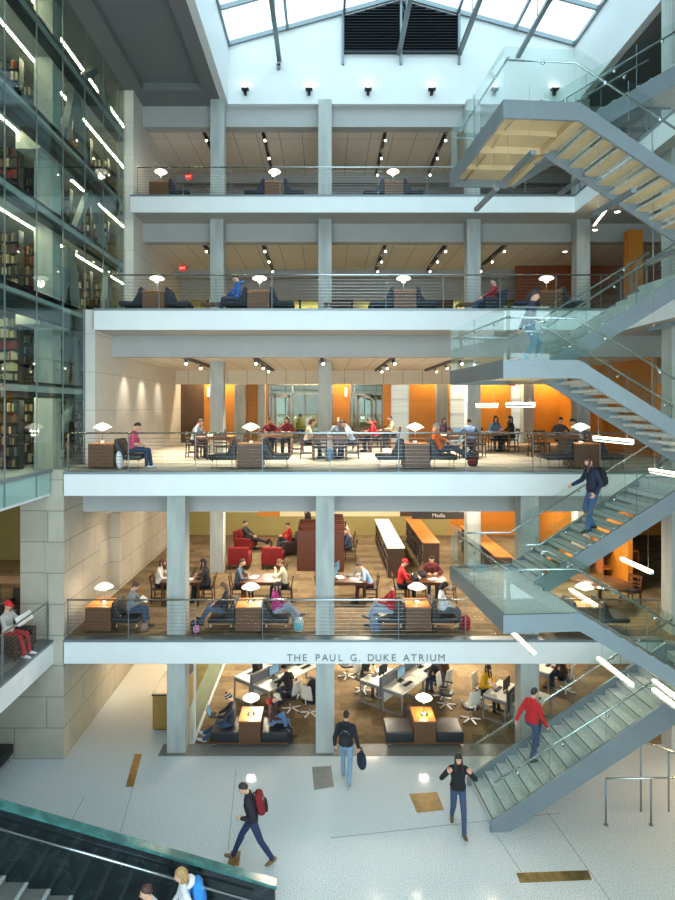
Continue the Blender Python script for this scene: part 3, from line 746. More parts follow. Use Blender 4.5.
# stone pier face turned towards the atrium
pf = MB(); pf.box(-8.05, XL-WT, 15.85, 16.5, Z1, Z2-.6); pf.box(-10.5, XL-WT, 15.85, 16.5, 0, Z1-.64); pf.box(XL-WT-.1, XL+.02, 15.80, 15.95, Z1-.64, Z2+.05)
struct('wall_left_pier', pf, 'limestone')
sbox('wall_left_recess', 'soffit_grey', -15, -10.5, 17.8, 18.0, 0, Z1-.64)
# ------------------------------------------------------------------ left gallery on the lowest level
GX = -7.16
s = MB().box(PXL, GX-.021, PYF, 15.84, Z1-.62, Z1-.02); s.box(PXL, -8.06, 15.84, 31, Z1-.62, Z1-.02); struct('ceiling_slab_left', s, 'beam_grey')
s = MB().box(PXL, GX-.2, PYF, 15.84, Z1-.019, Z1); s.box(PXL, -8.06, 15.84, 31, Z1-.019, Z1); struct('floor_left_gallery', s, 'border_stone')
sbox('floor_left_carpet', 'carpet_tile', PXL, -8.06, 16.6, 31, Z1, Z1+.006)
sbox('trim_fascia_left', 'fascia_white', GX-.02, GX, PYF, 15.84, Z1-.63, Z1-.06)
sbox('trim_edge_left', 'steel_grey', GX-.2, GX+.015, PYF, 15.84, Z1-.06, Z1+.004)
sbox('wall_left_room', 'olive_wall', PXL, -8.06, 24, 24.2, Z1, Z2-.6)

# columns -----------------------------------------------------------------
def column(x, y, z0, z1, wdt=.5):
    b = MB().box(x-wdt/2, x+wdt/2, y, y+wdt, z0, z1); o = b.build('column', ['concrete'], None, .012, 1); o['kind'] = 'structure'
    return o
for x in (-4.0, 0.0, 5.5, 9.55):
    column(x, 16.1, 0, Z1-.62); column(x, 16.1, Z1, Z2-.62)
    for n in (1, 2): column(x, 22.15, ZL[n], (ZL[n+1]-.62) if n == 1 else ZC[2])
    column(x, 22.15, 0, Z1-.7)
    for n in (3, 4): column(x, 22.2 if n == 4 else 22.15, ZL[n], ZL[n+1]-.62 if n == 3 else ZR)
    column(x, 28.1, Z2, ZC[2])
for n in (2, 3, 4): column(9.55, 16.1, ZL[n], ZL[n+1]-.62 if n < 4 else ZR)
column(-3.0, 28.3, Z2, ZC[2], .35)
# ------------------------------------------------------------------ ground floor inlays
def plate(label, pts, m='bronze_plate', name='floor_plate', cat='floor plate'):
    q = [(X(px, D(py, 0)), D(py, 0), .0005) for px, py in pts]
    o = MB().prism(q, (0, 0, .004)).build(name, [m]); return tag(o, label, cat)
plate('square polished bronze plate set in the pale floor near the ground stair', [(409, 794), (437, 792), (444, 810), (417, 813)])
plate('long narrow bronze plate in the floor left of the wooden counter', [(134.5, 754), (142, 754), (133.5, 787), (125.5, 787)])
plate('wide flat bronze strip in the floor at the bottom right', [(516, 873), (588, 870.5), (592, 880), (520, 883)])
plate('small bronze plate in the floor by the foot of the man with a red backpack', [(231, 851), (241, 851), (239, 866), (227, 866)])
plate('grey speckled stone plate in the floor in front of the middle column', [(312, 767), (331, 766), (334, 787), (314, 790)], 'border_stone', 'stone_plate', 'floor plate')
for a, b in (((84, 797), (71, 822)), ((236, 770), (228, 850)), ((547, 812), (610, 900)), ((497, 836), (521, 872)), ((133, 787), (118, 840)), ((330, 838), (560, 813))):
    q0 = Vector((X(a[0], D(a[1], 0)), D(a[1], 0), .001)); q1 = Vector((X(b[0], D(b[1], 0)), D(b[1], 0), .001))
    m = MB(); m.bar(q0, q1, .014, .002); struct('trim_joint', m, 'steel_grey')
# lettering on the fascia ----------------------------------------------------
ROOT = thing('raised_lettering', 'grey capital letters spelling out the atrium name on the white lowest gallery edge', 'lettering', (X(366, 15.79), 15.8, EYE + (407-657.7)*15.79/600))
txt = 'THE PAUL G. DUKE ATRIUM'
def letter_mesh(ch, size, ext):
    cu = bpy.data.curves.new('letter', 'FONT'); cu.body = ch; cu.size = size; cu.extrude = ext; cu.align_x = 'CENTER'
    t = bpy.data.objects.new('letter', cu); COL.objects.link(t)
    dg = bpy.context.evaluated_depsgraph_get(); me = bpy.data.meshes.new_from_object(t.evaluated_get(dg)); bpy.data.objects.remove(t); return me
ADV = {'I': .55, ' ': .72, '.': .55, 'M': 1.2, 'U': 1.05, 'G': 1.1}
adv = [ADV.get(c, 1.0) for c in txt]; tot = sum(adv); LW = (446-286)*15.79/600; xx = -LW/2
for c, a in zip(txt, adv):
    wd = a/tot*LW
    if c != ' ':
        me = letter_mesh(c, .26, .008); me.materials.append(M('letter_grey'))
        o = bpy.data.objects.new('letter', me); COL.objects.link(o); o.parent = ROOT; o.location = (xx + wd/2, -.008, -.09); o.rotation_euler = (math.pi/2, 0, 0)
    xx += wd
# ------------------------------------------------------------------ glazed book stack tower at the left
TX = -7.2
TL = [Z2, Z2 + 2.31, Z3, Z3 + 2.33, Z4, Z4 + 2.4, ZR]
def tend(z): return 18.3 if z < Z3 - .3 else 21.75
for i, z in enumerate(TL[:-1]):
    e = tend(z + .5)
    s = MB().box(PXL, TX-.12, 6.0, e if i > 1 else 18.2, z-.22, z); struct('floor_stack', s, 'beam_grey')
    if i % 2 == 0 and i: 
        b = MB(); b.box(TX-.42, TX-.12, 6.0, tend(z-.4), z-.62, z-.5); b.box(TX-.30, TX-.24, 6.0, tend(z-.4), z-.5, z-.1); b.box(TX-.42, TX-.12, 6.0, tend(z-.4), z-.12, z+.02)
        struct('beam_stack_edge', b, 'steel_dark')
    elif i: 
        b = MB(); b.box(TX-.36, TX-.12, 6.0, tend(z-.4), z-.36, z-.26); b.box(TX-.27, TX-.22, 6.0, tend(z-.4), z-.26, z-.06); b.box(TX-.36, TX-.12, 6.0, tend(z-.4), z-.06, z+.03)
        struct('beam_stack_edge', b, 'steel_dark')
sbox('wall_stack_rear', 'olive_wall', PXL, XL-WT, 25.6, 25.8, Z2, ZR)
sbox('wall_stack_side', 'olive_wall', -13.2, -13.0, 6, 25.6, Z2, ZR)
s = MB()
for z in TL[:-1]: s.box(-13.0, XL-WT-.02, 18.2 if z < Z3-.3 else 21.75, 25.6, z-.22, z)
struct('floor_stack_rear', s, 'beam_grey')
# glass
gw = thing('window_stack_tower', None, None); gw['kind'] = 'structure'
ys = [18.0 - 1.5*i for i in range(8)]
for i in range(len(TL)-1):
    for y in ys: MB().box(TX-.012, TX, y-1.485, y, TL[i]+.02 if i else Z2-.55, TL[i+1]-.02).build('pane', ['tower_glass'], gw)
    if TL[i] >= Z3-.1:
        for y in (19.5, 21.0): MB().box(TX-.012, TX, y-1.485, y, TL[i]+.02, TL[i+1]-.02).build('pane', ['tower_glass'], gw)
        MB().box(TX-.012, TX, 21.015, 21.75, TL[i]+.02, TL[i+1]-.02).build('pane', ['tower_glass'], gw)
for y in ys + [19.5, 21.0, 21.75]:
    z0 = Z2-.55 if y <= 18.01 else Z3
    MB().box(TX-.02, TX+.01, y-.018, y+.003, z0, ZR).build('mullion', ['steel_grey'], gw)
# slab edge at second gallery level behind the glass
sbox('trim_stack_edge', 'fascia_white', TX-.14, TX-.03, 6.0, 15.79, Z2-.62, Z2-.02)
b = MB().box(TX-.06, TX+.03, 6.0, 15.79, Z2+.0, Z2+.09); struct('trim_stack_rail', b, 'steel_grey')
# concrete column and corbel beams inside the tower
b = MB().box(-8.1, -7.58, 16.7, 17.22, Z2, ZR); struct('column_stack', b, 'concrete')
for z in (Z3, Z4):
    b = MB().box(-8.2, -7.56, 15.9, 18.1, z-.72, z-.23); struct('beam_corbel', b, 'concrete')
# steel inverted-V braces just behind the glass
for zt, zb, yc, hw in ((Z4-.6, Z3+2.3, 19.45, 1.35), (ZR-.3, Z4+2.38, 19.9, 1.6), (Z3-.65, Z2+2.3, 17.95, .55), (Z4+1.9, Z4+.0, 18.2, .8), (Z3+1.75, Z3+.02, 17.8, .55), (Z3+2.1, Z3+.02, 20.9, -.4)):
    r = thing('steel_brace', None, None); r['kind'] = 'structure'
    for k in (-1, 1):
        b = MB(); b.bar((-7.6, yc + .12*k, zt), (-7.6, yc + hw*k, zb), .2, .2, 0, up=(1, 0, 0)); b.build('strut', ['steel_blue'], r)
b = MB(); b.bar((-7.6, 19.0, Z2+3.75), (-7.6, 17.4, Z2+1.0), .17, .17, 0, up=(1, 0, 0)); struct('brace_stack', b, 'steel_blue')
# ceiling strip lights
for i in range(1, len(TL)):
    zt = TL[i] - (.26 if i < 6 else .04); e = 18.0 if i < 3 else 25.2
    for k, (y0, y1) in enumerate(((11.2, 17.6), (17.7, 18.1) if e < 20 else (17.75, 24.6))):
        if y1 - y0 < .5: continue
        t = thing('strip_light', '%s strip light on the stack ceiling, %s storey of the glazed tower' % (['front', 'rear'][k], ORD[i-1]), 'light', (-8.15, (y0+y1)/2, zt+.009))
        h = (y1-y0)/2
        MB().box(-.06, .06, -h, h, -.02, .03).build('housing', ['white_metal'], t); MB().box(-.026, .026, -h+.03, h-.03, -.035, -.0205).build('diffuser', ['strip_emit'], t)
# book ranges: shelves run away from the glass, spines face the atrium front
BOOKC = ['#6e1f1c', '#2f3b52', '#d2c7a4', '#5b4a34', '#23422f', '#3a2a24', '#a98b57', '#7b7264', '#8d2b24', '#27292e']
BNAME = ['dark red', 'navy blue', 'cream', 'brown', 'dark green', 'near-black', 'tan', 'grey', 'bright red', 'charcoal']
rng = random.Random(11)
ind = []      # individual books
rest = MB()
rest_m = []
RNG = [(16.35, -8.35), (17.75, -8.35), (19.6, -8.35), (21.3, -8.35), (23.0, -8.35)]
for i in range(6):
    z = TL[i]; h = TL[i+1] - z - .42
    for j, (y, xe) in enumerate(RNG):
        if y > 18.2 and False: continue
        full = 3.4
        t = thing('book_range', 'tall steel book range, %s from the front on the %s storey of the glazed tower' % (ORD[j], ORD[i]), 'bookshelf', (xe, y, z))
        b = MB(); b.box(-.015, .015, 0, .26, 0, h); b.build('end_panel', ['steel_dark'], t)
        MB().box(-full, -.03, .215, .225, 0, h).build('back_panel', ['steel_dark'], t)
        ns = 6 if h > 1.85 else 5; dz = (h-.08)/ns
        for k in range(ns):
            zs = .08 + k*dz
            b = MB(); b.box(-full, -.03, 0, .213, zs-.02, zs); b.build('shelf', ['steel_dark'], t)
            # books from the aisle end inwards
            x = -.05; lim = -.62 if j == 0 else (-1.0 if j == 1 else -.5)
            while x > -3.2:
                if rng.random() < .05: x -= rng.uniform(.05, .2); continue
                wd = rng.uniform(.030, .062); bh = rng.uniform(.62, .93)*(dz-.03); bd = rng.uniform(.15, .20)
                c = rng.choices(range(10), [2, 2, 3, 3, 1.5, 2, 2.5, 2, 1.2 if i < 3 else .5, 2])[0]
                if i in (1, 3) and j == 0 and k in (3, 2): c = 8 if rng.random() < .8 else 0
                if i == 1 and j == 0 and k not in (3,): c = 2 if rng.random() < .75 else c
                args = (xe + x - wd, xe + x - .003, y, y + bd, z + zs + .001, z + zs + bh)
                vis = x > lim
                if vis and j == 0 and len(ind) < 300 and i < 6: ind.append((args, c, i, k))
                elif x > -1.4: rest.box(*args, c)
                x -= wd
protos = []
for c in range(10):
    b = MB(); b.box(0, 1, .0, 1, 0, 1, 0)
    protos.append(b.mesh('book', [mat('book_' + BNAME[c].replace(' ', '_'), BOOKC[c], .6, var=.15, vscale=30)]))
for (x0, x1, y0, y1, z0, z1), c, i, k in ind:
    o = bpy.data.objects.new('book', protos[c]); COL.objects.link(o); o.location = (x0, y0, z0); o.scale = (x1-x0, y1-y0, z1-z0)
    lab = '%s book on %s shelf from below, front range, %s tower storey' % (BNAME[c], ORD[k], ORD[i])
    tag(o, lab, 'book', '%s books on shelf %d of the front range, %s tower storey' % (BNAME[c], k+1, ORD[i]))
o = rest.build('shelved_books', [M('book_' + n.replace(' ', '_')) for n in BNAME])
tag(o, 'rows of books crammed on the deeper shelves of the glazed stack tower', 'books', None, 'stuff')
# ------------------------------------------------------------------ cable railings
def railing(label, a, b, z, posts, group='cable railings', end_open=False):
    a = Vector((*a, z)); b = Vector((*b, z)); d = (b-a); L = d.length; d.normalize(); n = Vector((-d.y, d.x, 0))
    t = thing('cable_railing', label, 'railing', a)
    for p in posts:
        q = d*p; m = MB(); m.bar(q, q + Vector((0, 0, 1.0)), .05, .014, 0, up=d); m.bar(q + n*.0, q + Vector((0, 0, .012)), .12, .12, 0, up=d); m.build('post', ['steel_grey'], t)
    m = MB(); m.tube([Vector((0, 0, 1.02)), d*L + Vector((0, 0, 1.02))], .024, 8); m.build('top_rail', ['stainless'], t)
    for k in range(9):
        m = MB(); h = .11 + k*.096; m.tube([Vector((0, 0, h)), d*L + Vector((0, 0, h))], .0045, 5); m.build('cable', ['stainless'], t)
    return t
def posts_px(px, y, x0): return [X(p, y) - x0 for p in px]
xs = X(67, 15.9)
railing('long cable railing along the second gallery above the plain white edge', (xs, 15.9), (XR-.05, 15.9), Z2, [0.03] + posts_px([128.5, 195.5, 262.5, 330, 398.5, 465.5, 533, 600], 15.9, xs) + [XR-.08-xs])
railing('long cable railing along the lowest gallery above the lettered white edge', (xs, 15.9), (XR-.05, 15.9), Z1, [0.03] + posts_px([128.5, 195.5, 262.5, 330, 398.5, 465.5, 533, 600], 15.9, xs) + [XR-.08-xs])
xs = X(107, 17.9)
railing('long cable railing along the third gallery with the seated reader in blue behind', (xs, 17.9), (XR-.05, 17.9), Z3, [0.02] + posts_px([159, 216, 272, 329, 386, 443, 500, 556], 17.9, xs) + [XR-.08-xs])
xs = X(137, 21.5)
railing('long cable railing along the top gallery under the skylight', (xs, 21.5), (XR-.05, 21.5), Z4, [0.02] + posts_px([183, 231, 280, 329, 378, 427, 476, 525], 21.5, xs) + [XR-.08-xs])
for z, y, nm in ((Z4, 21.4, 'top gallery'), (Z3, 17.8, 'third gallery')):
    railing('cable railing turning towards the viewer along the right side of the %s' % nm, (XR+.1, 15.2), (XR+.1, y-.15), z, [.03 + 1.55*i for i in range(int((y-15.4)/1.55)+1)] + [y-15.4])
railing('cable railing of the left gallery beside the man with the newspaper', (GX-.1, 5.0), (GX-.1, 15.72), Z1, [.4, 2.0, 3.6, 5.2, 6.8, 8.5, 10.7])

# ------------------------------------------------------------------ stairs
ANG = R(4.3)
GO = .285
def glass_seg(t, a, b, h=.97, z0=.0, th=.014, nm='glass_panel'):
    a = Vector(a); b = Vector(b); L = (b-a).length; n = max(1, round(L/1.5))
    for i in range(n):
        p = a + (b-a)*(i/n); q = a + (b-a)*((i+1)/n) - (b-a).normalized()*.015
        d = q-p; nn = Vector((-d.y, d.x, 0)).normalized()*th/2
        up0 = Vector((0, 0, z0)); up1 = Vector((0, 0, h))
        m = MB(); m.hexa([p-nn+up0, q-nn+up0, q+nn+up0, p+nn+up0], [p-nn+up1, q-nn+up1, q+nn+up1, p+nn+up1]); m.build(nm, ['glass'], t)
        if i: 
            m = MB(); m.bar(p - (b-a).normalized()*.009 + up0, p - (b-a).normalized()*.009 + up1, .016, .006, 0, up=d); m.build('joint', ['steel_grey'], t)
def handrail(t, pts, inward, hz=.78):
    P = [Vector(p) + Vector(inward) + Vector((0, 0, hz)) for p in pts]
    m = MB(); m.tube(P, .022, 8); m.build('handrail', ['stainless'], t)
    iv = Vector(inward)
    for p, q in zip(P[:-1], P[1:]):
        L = (q-p).length; n = max(1, round(L/1.25))
        for i in range(n):
            c = p + (q-p)*((i+.5)/n)
            m = MB(); m.tube([c, c - Vector((0, 0, .06)), c - iv*.9 - Vector((0, 0, .07))], .009, 6); m.tube([c - iv*.75 - Vector((0, 0, .07)), c - iv*.97 - Vector((0, 0, .07))], .035, 10); m.build('bracket', ['chrome'], t)
def flight_treads(t, u0, du, z0, dz, n, v0, v1, closed=False):
    for i in range(n):
        ua = u0 + i*du; z = z0 + i*dz
        a, b = sorted((ua, ua + du))
        m = MB(); m.box(a-.015, b+.015, v0, v1, z-.055, z)
        if closed:
            x = a if dz*du > 0 else b
            m.box(x-.01, x+.01, v0, v1, z-abs(dz), z-.055)
        else:
            x = a if dz*du > 0 else b     # front edge of the tread gets a downturned lip
            m.box(x-.015, x+.02, v0, v1, z-.10, z-.055)
        m.box(x-.012, x+.022, v0+.01, v1-.01, z-.004, z+.002, 2) if dz*du > 0 else m.box(x-.022, x+.012, v0+.01, v1-.01, z-.004, z+.002, 2)
        o = m.build('tread', ['stair_tread', 'tan_soffit', 'tactile_grey'], t)
        for p in o.data.polygons:
            if p.normal.z < -.5: p.material_index = 1
SY = {'A': (EYE-3.75, Z1, Z2), 'B': (EYE+.85, Z2, Z3), 'C': (EYE+5.54, Z3, Z4)}
UL, VD = 1.43, 3.42
STAIRS = {}
def stair(key, label):
    zd, zlo, zhi = SY[key]
    t = thing('glass_sided_staircase', label, 'staircase', (3.21, 10.8, zd), ANG)
    STAIRS[key] = t
    deck = MB(); deck.box(0.05, UL+.08, .05, VD-.05, -.16, -.06); o = deck.build('landing', ['stair_tread', 'tan_soffit'], t)
    for p in o.data.polygons:
        if p.normal.z < -.5: p.material_index = 1
    m = MB(); m.box(0, .06, 0, VD, -.33, 0); m.box(.06, UL, 0, .06, -.33, 0); m.box(.06, UL+.08, VD-.06, VD, -.33, 0); m.build('fascia', ['steel_blue'], t)
    m = MB(); m.box(.06, UL, 1.55, 1.65, -.30, -.16); m.box(.06, UL, .8, .86, -.26, -.16); m.box(.06, UL, 2.5, 2.56, -.26, -.16); m.box(UL-.05, UL+.08, .06, VD-.06, -.30, -.16)
    m.tube([(.35, .1, -.20), (.35, VD-.1, -.20)], .02, 6); m.build('underside_beam', ['tan_soffit'], t)
    # front flight down to the right
    n = round((zd-zlo)/.172); dz = -(zd-zlo)/n; u1 = UL + (n-1)*GO; zl = zlo - zd
    flight_treads(t, UL, GO, dz-.06+.06, dz, n-1, .07, 1.50)
    for v in (0, 1.50):
        m = MB(); m.prism([(UL, v, 0), (UL, v, -.33), (u1+.15, v, zl-.33+.10), (u1+.4, v, zl-.25), (u1+.4, v, zl+.02), (u1, v, zl+.12)], (0, .06, 0)); m.build('stringer', ['steel_blue'], t)
    # rear flight up to the right
    n2 = round((zhi-zd)/.172); dz2 = (zhi-zd)/n2; u2 = UL + n2*GO; zh = zhi - zd
    flight_treads(t, UL+.08, GO, dz2-.06, dz2, n2-1, 1.98, VD-.07)
    for v in (1.92, VD-.06):
        m = MB(); m.prism([(UL, v, 0.0), (UL, v, -.33), (UL+.1, v, -.33), (u2+.1, v, zh-.33), (u2+.6, v, zh-.33), (u2+.6, v, zh+.02), (u2-.05, v, zh+.02)], (0, .06, 0)); m.build('stringer', ['steel_blue'], t)
    m = MB(); m.box(u2-.2, u2+1.3, 1.98, VD, zh-.3, zh+.0); o = m.build('upper_landing', ['stair_tread', 'tan_soffit'], t)
    m = MB(); m.box(u1+.0, u1+.9, 0, 1.56, zl-.25, zl-.005); m.build('lower_landing', ['stair_tread'], t)
    # glass and handrails
    glass_seg(t, (.03, VD-.03, 0), (.03, .03, 0)); glass_seg(t, (.03, .03, 0), (UL, .03, 0)); glass_seg(t, (UL, .03, 0), (u1+.2, .03, zl+.12))
    glass_seg(t, (UL+.02, 1.53, 0), (u1+.2, 1.53, zl+.12)); glass_seg(t, (UL+.02, 1.95, 0), (u2, 1.95, zh+.02)); glass_seg(t, (.03, VD-.03, 0), (UL, VD-.03, 0)); glass_seg(t, (UL, VD-.03, 0), (u2, VD-.03, zh+.02))
    handrail(t, [(.03, VD-.1, 0), (.03, .03, 0)], (.08, 0, 0)); handrail(t, [(.10, .03, 0), (UL-.02, .03, 0), (u1+.2, .03, zl+.10)], (0, .08, 0))
    handrail(t, [(UL-.1, 1.53, 0), (UL+.05, 1.53, 0), (u1+.2, 1.53, zl+.12)], (0, -.08, 0)); handrail(t, [(UL-.25, 1.95, 0), (UL+.15, 1.95, 0), (u2, 1.95, zh+.02)], (0, .08, 0))
    handrail(t, [(.1, VD-.03, 0), (UL, VD-.03, 0), (u2, VD-.03, zh+.02)], (0, -.08, 0))
    return t
stair('A', 'lowest suspended steel stair with glass sides, the woman with a backpack coming down it')
stair('B', 'middle suspended steel stair with glass sides, a man on its landing')
stair('C', 'highest suspended steel stair with glass sides, up by the skylight')
# ground stair
def ground_stair():
    t = thing('glass_sided_staircase', 'steel stair with glass sides rising from the pale ground floor', 'staircase', (3.62, 13.10, 0), ANG)
    n = 18; dz = Z1/n; W = 1.68; u2 = n*GO
    flight_treads(t, .1, GO, dz, dz, n-1, .06, W-.06, True)
    sl = dz/GO
    for v in (0, W-.06):
        m = MB(); m.prism([(0, v, .006), (.42, v, .006), (u2+.4, v, Z1-.22), (u2+.6, v, Z1-.22), (u2+.6, v, Z1+.06), (u2+.25, v, Z1+.12), (u2-.05, v, .22 + sl*(u2-.05)), (0, v, .22)], (0, .06, 0)); m.build('stringer', ['steel_blue'], t)
    m = MB(); m.prism([(.25, .06, .02), (u2, .06, Z1-.25), (u2, .06, Z1-.28), (.3, .06, .006)], (0, W-.12, 0)); m.build('soffit_plate', ['steel_blue'], t)
    m = MB().box(u2, u2+.75, 0, W, Z1-.2, Z1-.003); m.build('upper_landing', ['stair_tread'], t)
    for v, iv in ((.03, (0, .08, 0)), (W-.03, (0, -.08, 0))):
        glass_seg(t, (.05, v, .22), (u2+.1, v, Z1+.02), h=.92)
        handrail(t, [(.12, v, .28), (u2+.1, v, Z1+.06)], iv, .74)
    return t
STAIRS['G'] = ground_stair()
# tube rails right of the ground stair, guarding the basement stair
t = thing('tube_railing', 'stainless tube railing on three posts at the right of the ground floor', 'railing', (X(606, D(825, 0)), D(825, 0), 0))
for dx in (0, 1.0, 2.0):
    MB().tube([(dx, 0, 0), (dx, 0, 1.02)], .022, 8).build('post', ['steel_grey'], t); MB().lathe([(.05, 0), (.05, .012)], (dx, 0, 0), 12).build('base_plate', ['steel_grey'], t)
MB().tube([(-.0, 0, 1.03), (2.3, 0, 1.06)], .024, 8).build('top_rail', ['stainless'], t)
t2 = thing('tube_railing', 'taller sloping tube railing behind the three-post railing at the right', 'railing', (X(650, D(822, 0)), D(822, 0)+.35, 0))
for dx, h in ((-.02, 1.62), (.62, 1.40)):
    MB().tube([(dx, 0, 0), (dx, 0, h)], .022, 8).build('post', ['steel_grey'], t2)
MB().tube([(-.35, 0, 1.80), (-.02, 0, 1.62), (.62, 0, 1.40), (1.4, 0, 1.12)], .024, 8).build('top_rail', ['stainless'], t2)

# ------------------------------------------------------------------ pendant bar lights about the stairs
BARS = [((511, 632), 13.0, 'below the landing of the lowest glass stair'), ((598, 659), 12.2, 'over the foot of the ground stair, right of centre'),
        ((653, 681), 12.4, 'near the right edge above the ground stair, rear one of two'), ((653, 690), 11.6, 'near the right edge above the ground stair, front one of two'),
        ((621, 559), 14.2, 'in front of the wooden cabinet on the lowest gallery'), ((570, 590), 14.3, 'behind the lowest glass landing, left of the table lamp'),
        ((477, 405.8), 13.2, 'left one of two under the middle glass landing'), ((507, 405.2), 11.4, 'right one of two under the middle glass landing'),
        ((594, 438.5), 11.0, 'under the front flight of the middle glass stair'), ((650, 470.5), 12.0, 'beside the top of the rear flight of the lowest stair'),
        ((505, 181), 10.7, 'in front of the two under the highest glass landing'), ((476, 210), 12.4, 'behind the other under the highest glass landing'),
        ((594, 215), 10.6, 'under the front flight of the highest glass stair'), ((648, 262), 12.2, 'at the right edge below the highest glass stair'),
        ((649, 330), 12.0, 'at the right edge behind the middle glass stair'), ((559, 195), 13.6, 'behind the highest glass landing over the top gallery edge')]
for (px, py), d, where in BARS:
    x, z = X(px, d), Z(py, d)
    t = thing('pendant_bar_light', 'slim pendant bar light ' + where, 'pendant light', (x, d, z), ANG)
    low = z < EYE + .9
    m = MB(); m.box(-.035, .035, -1.2, 0, -.03, .015)
    if not low: m.box(-.045, -.035, -1.2, 0, -.03, .04); m.box(.035, .045, -1.2, 0, -.03, .04); m.box(-.035, .035, -1.2, -1.19, .015, .04); m.box(-.035, .035, -.01, 0, .015, .04)
    m.build('housing', ['white_metal' if low else 'steel_grey'], t)
    if z < EYE + .9: MB().box(-.034, .034, -1.18, -.02, .0151, .045).build('diffuser', ['bar_emit'], t); MB().box(-.028, .028, -1.17, -.03, -.036, -.0301).build('lower_diffuser', ['bar_emit'], t)
    else: MB().box(-.034, .034, -1.18, -.02, .0151, .032).build('diffuser', ['bar_emit'], t)
    # suspension wires run up to the underside of whatever is above
    cz = min([c for c in (Z1-.64, EYE-3.75-.34, EYE+.85-.34, EYE+5.54-.34, EYE+9.5) if c > z+.2])
    for vv in (-1.05, -.15): m = MB(); m.tube([(0, vv, .03), (0, vv, cz-z)], .0035, 5); m.build('wire', ['steel_grey'], t)
# ------------------------------------------------------------------ green marble stair parapet at the bottom left
D0 = 10.7
SL = .29
xr = X(275, D0); zr = EYE + (407-885)*D0/FPX
def capz(x): return zr + (xr - x)*SL
t = thing('marble_parapet', 'dark green marble stair parapet with a sloping top at the bottom left', 'parapet', (0, 0, 0))
xl = -7.05
m = MB(); m.prism([(xl, D0, 0), (xr, D0, 0), (xr, D0, zr-.05), (xl, D0, capz(xl)-.05)], (0, .14, 0)); m.build('wall_body', ['green_marble'], t)
m = MB(); m.prism([(xl, D0-.04, capz(xl)-.05), (xr+.03, D0-.04, zr-.06), (xr+.03, D0-.04, zr), (xl, D0-.04, capz(xl))], (0, .19, 0)); m.build('coping', ['green_marble_cap'], t, .006, 1)
h = thing('stair_handrail', 'bright steel handrail running along the green marble parapet', 'handrail', (0, 0, 0))
dh = D0 - .12
p0 = Vector((xl, dh, 0)); z0_ = EYE + (407-829)*dh/FPX; xa = X(0, dh)
pz = lambda x: z0_ - (x - xa)*.285
m = MB(); m.tube([(xl, dh, pz(xl)), (X(252, dh), dh, pz(X(252, dh)))], .024, 8); m.build('rail', ['stainless'], h)
for x in (-6.4, -5.0, -3.6, -2.2):
    m = MB(); m.tube([(x, dh, pz(x)), (x, dh, pz(x)-.06), (x, D0+.01, pz(x)-.06)], .009, 6); m.build('bracket', ['chrome'], h)
# steps rising to the left
s = MB(); n = 10
for i in range(n):
    x1 = -2.9 - i*.40; s.box(xl, x1, 6.5, D0-.001, 0.001 if i == 0 else .118*i, .118*(i+1))
    s.box(x1-.05, x1+.012, 6.5, D0-.001, .118*(i+1)-.03, .118*(i+1)+.001, 1)
st = s.build('stone_steps', ['border_stone', 'stair_tread']); tag(st, 'broad grey stone steps rising to the left in the bottom left corner', 'steps')

# ------------------------------------------------------------------ lamp and lounge prototypes
def make_lamp(kind):
    t = thing('table_lamp', 'lamp', 'lamp')
    m = MB(); m.lathe([(.0, 0), (.11, 0), (.115, .012), (.10, .03), (.035, .045), (.014, .06), (.0, .06)], n=20); m.build('base', ['chrome' if kind != 'disc' else 'bronze_plate'], t)
    m = MB(); m.lathe([(.0, .055), (.010, .055), (.010, .44), (.0, .44)], n=10); m.build('stem', ['stainless'], t)
    if kind == 'layered':      # wide curved top shade over two smaller ones
        m = MB(); m.lathe([(.03, .55), (.06, .545), (.13, .515), (.20, .470), (.25, .425), (.252, .415), (.20, .455), (.12, .495), (.03, .525)], n=28); m.build('upper_shade', ['shade_white'], t)
        m = MB(); m.lathe([(.035, .50), (.07, .488), (.115, .44), (.15, .385), (.151, .376), (.10, .43), (.03, .47)], n=24); m.build('middle_shade', ['shade_white'], t)
        m = MB(); m.lathe([(.02, .45), (.05, .435), (.075, .385), (.082, .345), (.074, .345), (.04, .40), (.012, .42)], n=20); m.build('lower_shade', ['shade_white'], t)
        m = MB(); m.lathe([(.0, .575), (.02, .57), (.03, .55), (.03, .53), (.0, .53)], n=14); m.build('finial', ['white_metal'], t)
    else:                      # shallow lens-shaped shade
        m = MB(); m.lathe([(.0, .56), (.06, .555), (.15, .525), (.225, .475), (.235, .455), (.20, .425), (.12, .405), (.02, .40)], n=28); m.build('shade', ['shade_white'], t)
        m = MB(); m.lathe([(.03, .40), (.06, .385), (.07, .35), (.05, .335), (.0, .335)], n=16); m.build('lower_shade', ['shade_white'], t)
    return t
LAMPP = {}
def lamp(kind, loc, label, power=22):
    if kind not in LAMPP:
        LAMPP[kind] = make_lamp(kind); o = LAMPP[kind]; o.location = loc; o['label'] = label; o['group'] = 'table lamps on the lounge boxes'
    else: o = dup(LAMPP[kind], loc, 0, label, 'table lamps on the lounge boxes')
    l = bpy.data.lights.new('lamp_bulb', 'POINT'); l.energy = power; l.color = (1, .82, .6); l.shadow_soft_size = .12
    lo = bpy.data.objects.new('lamp_bulb', l); COL.objects.link(lo); lo.location = (loc[0], loc[1]-.0, loc[2]+.30)
    return o
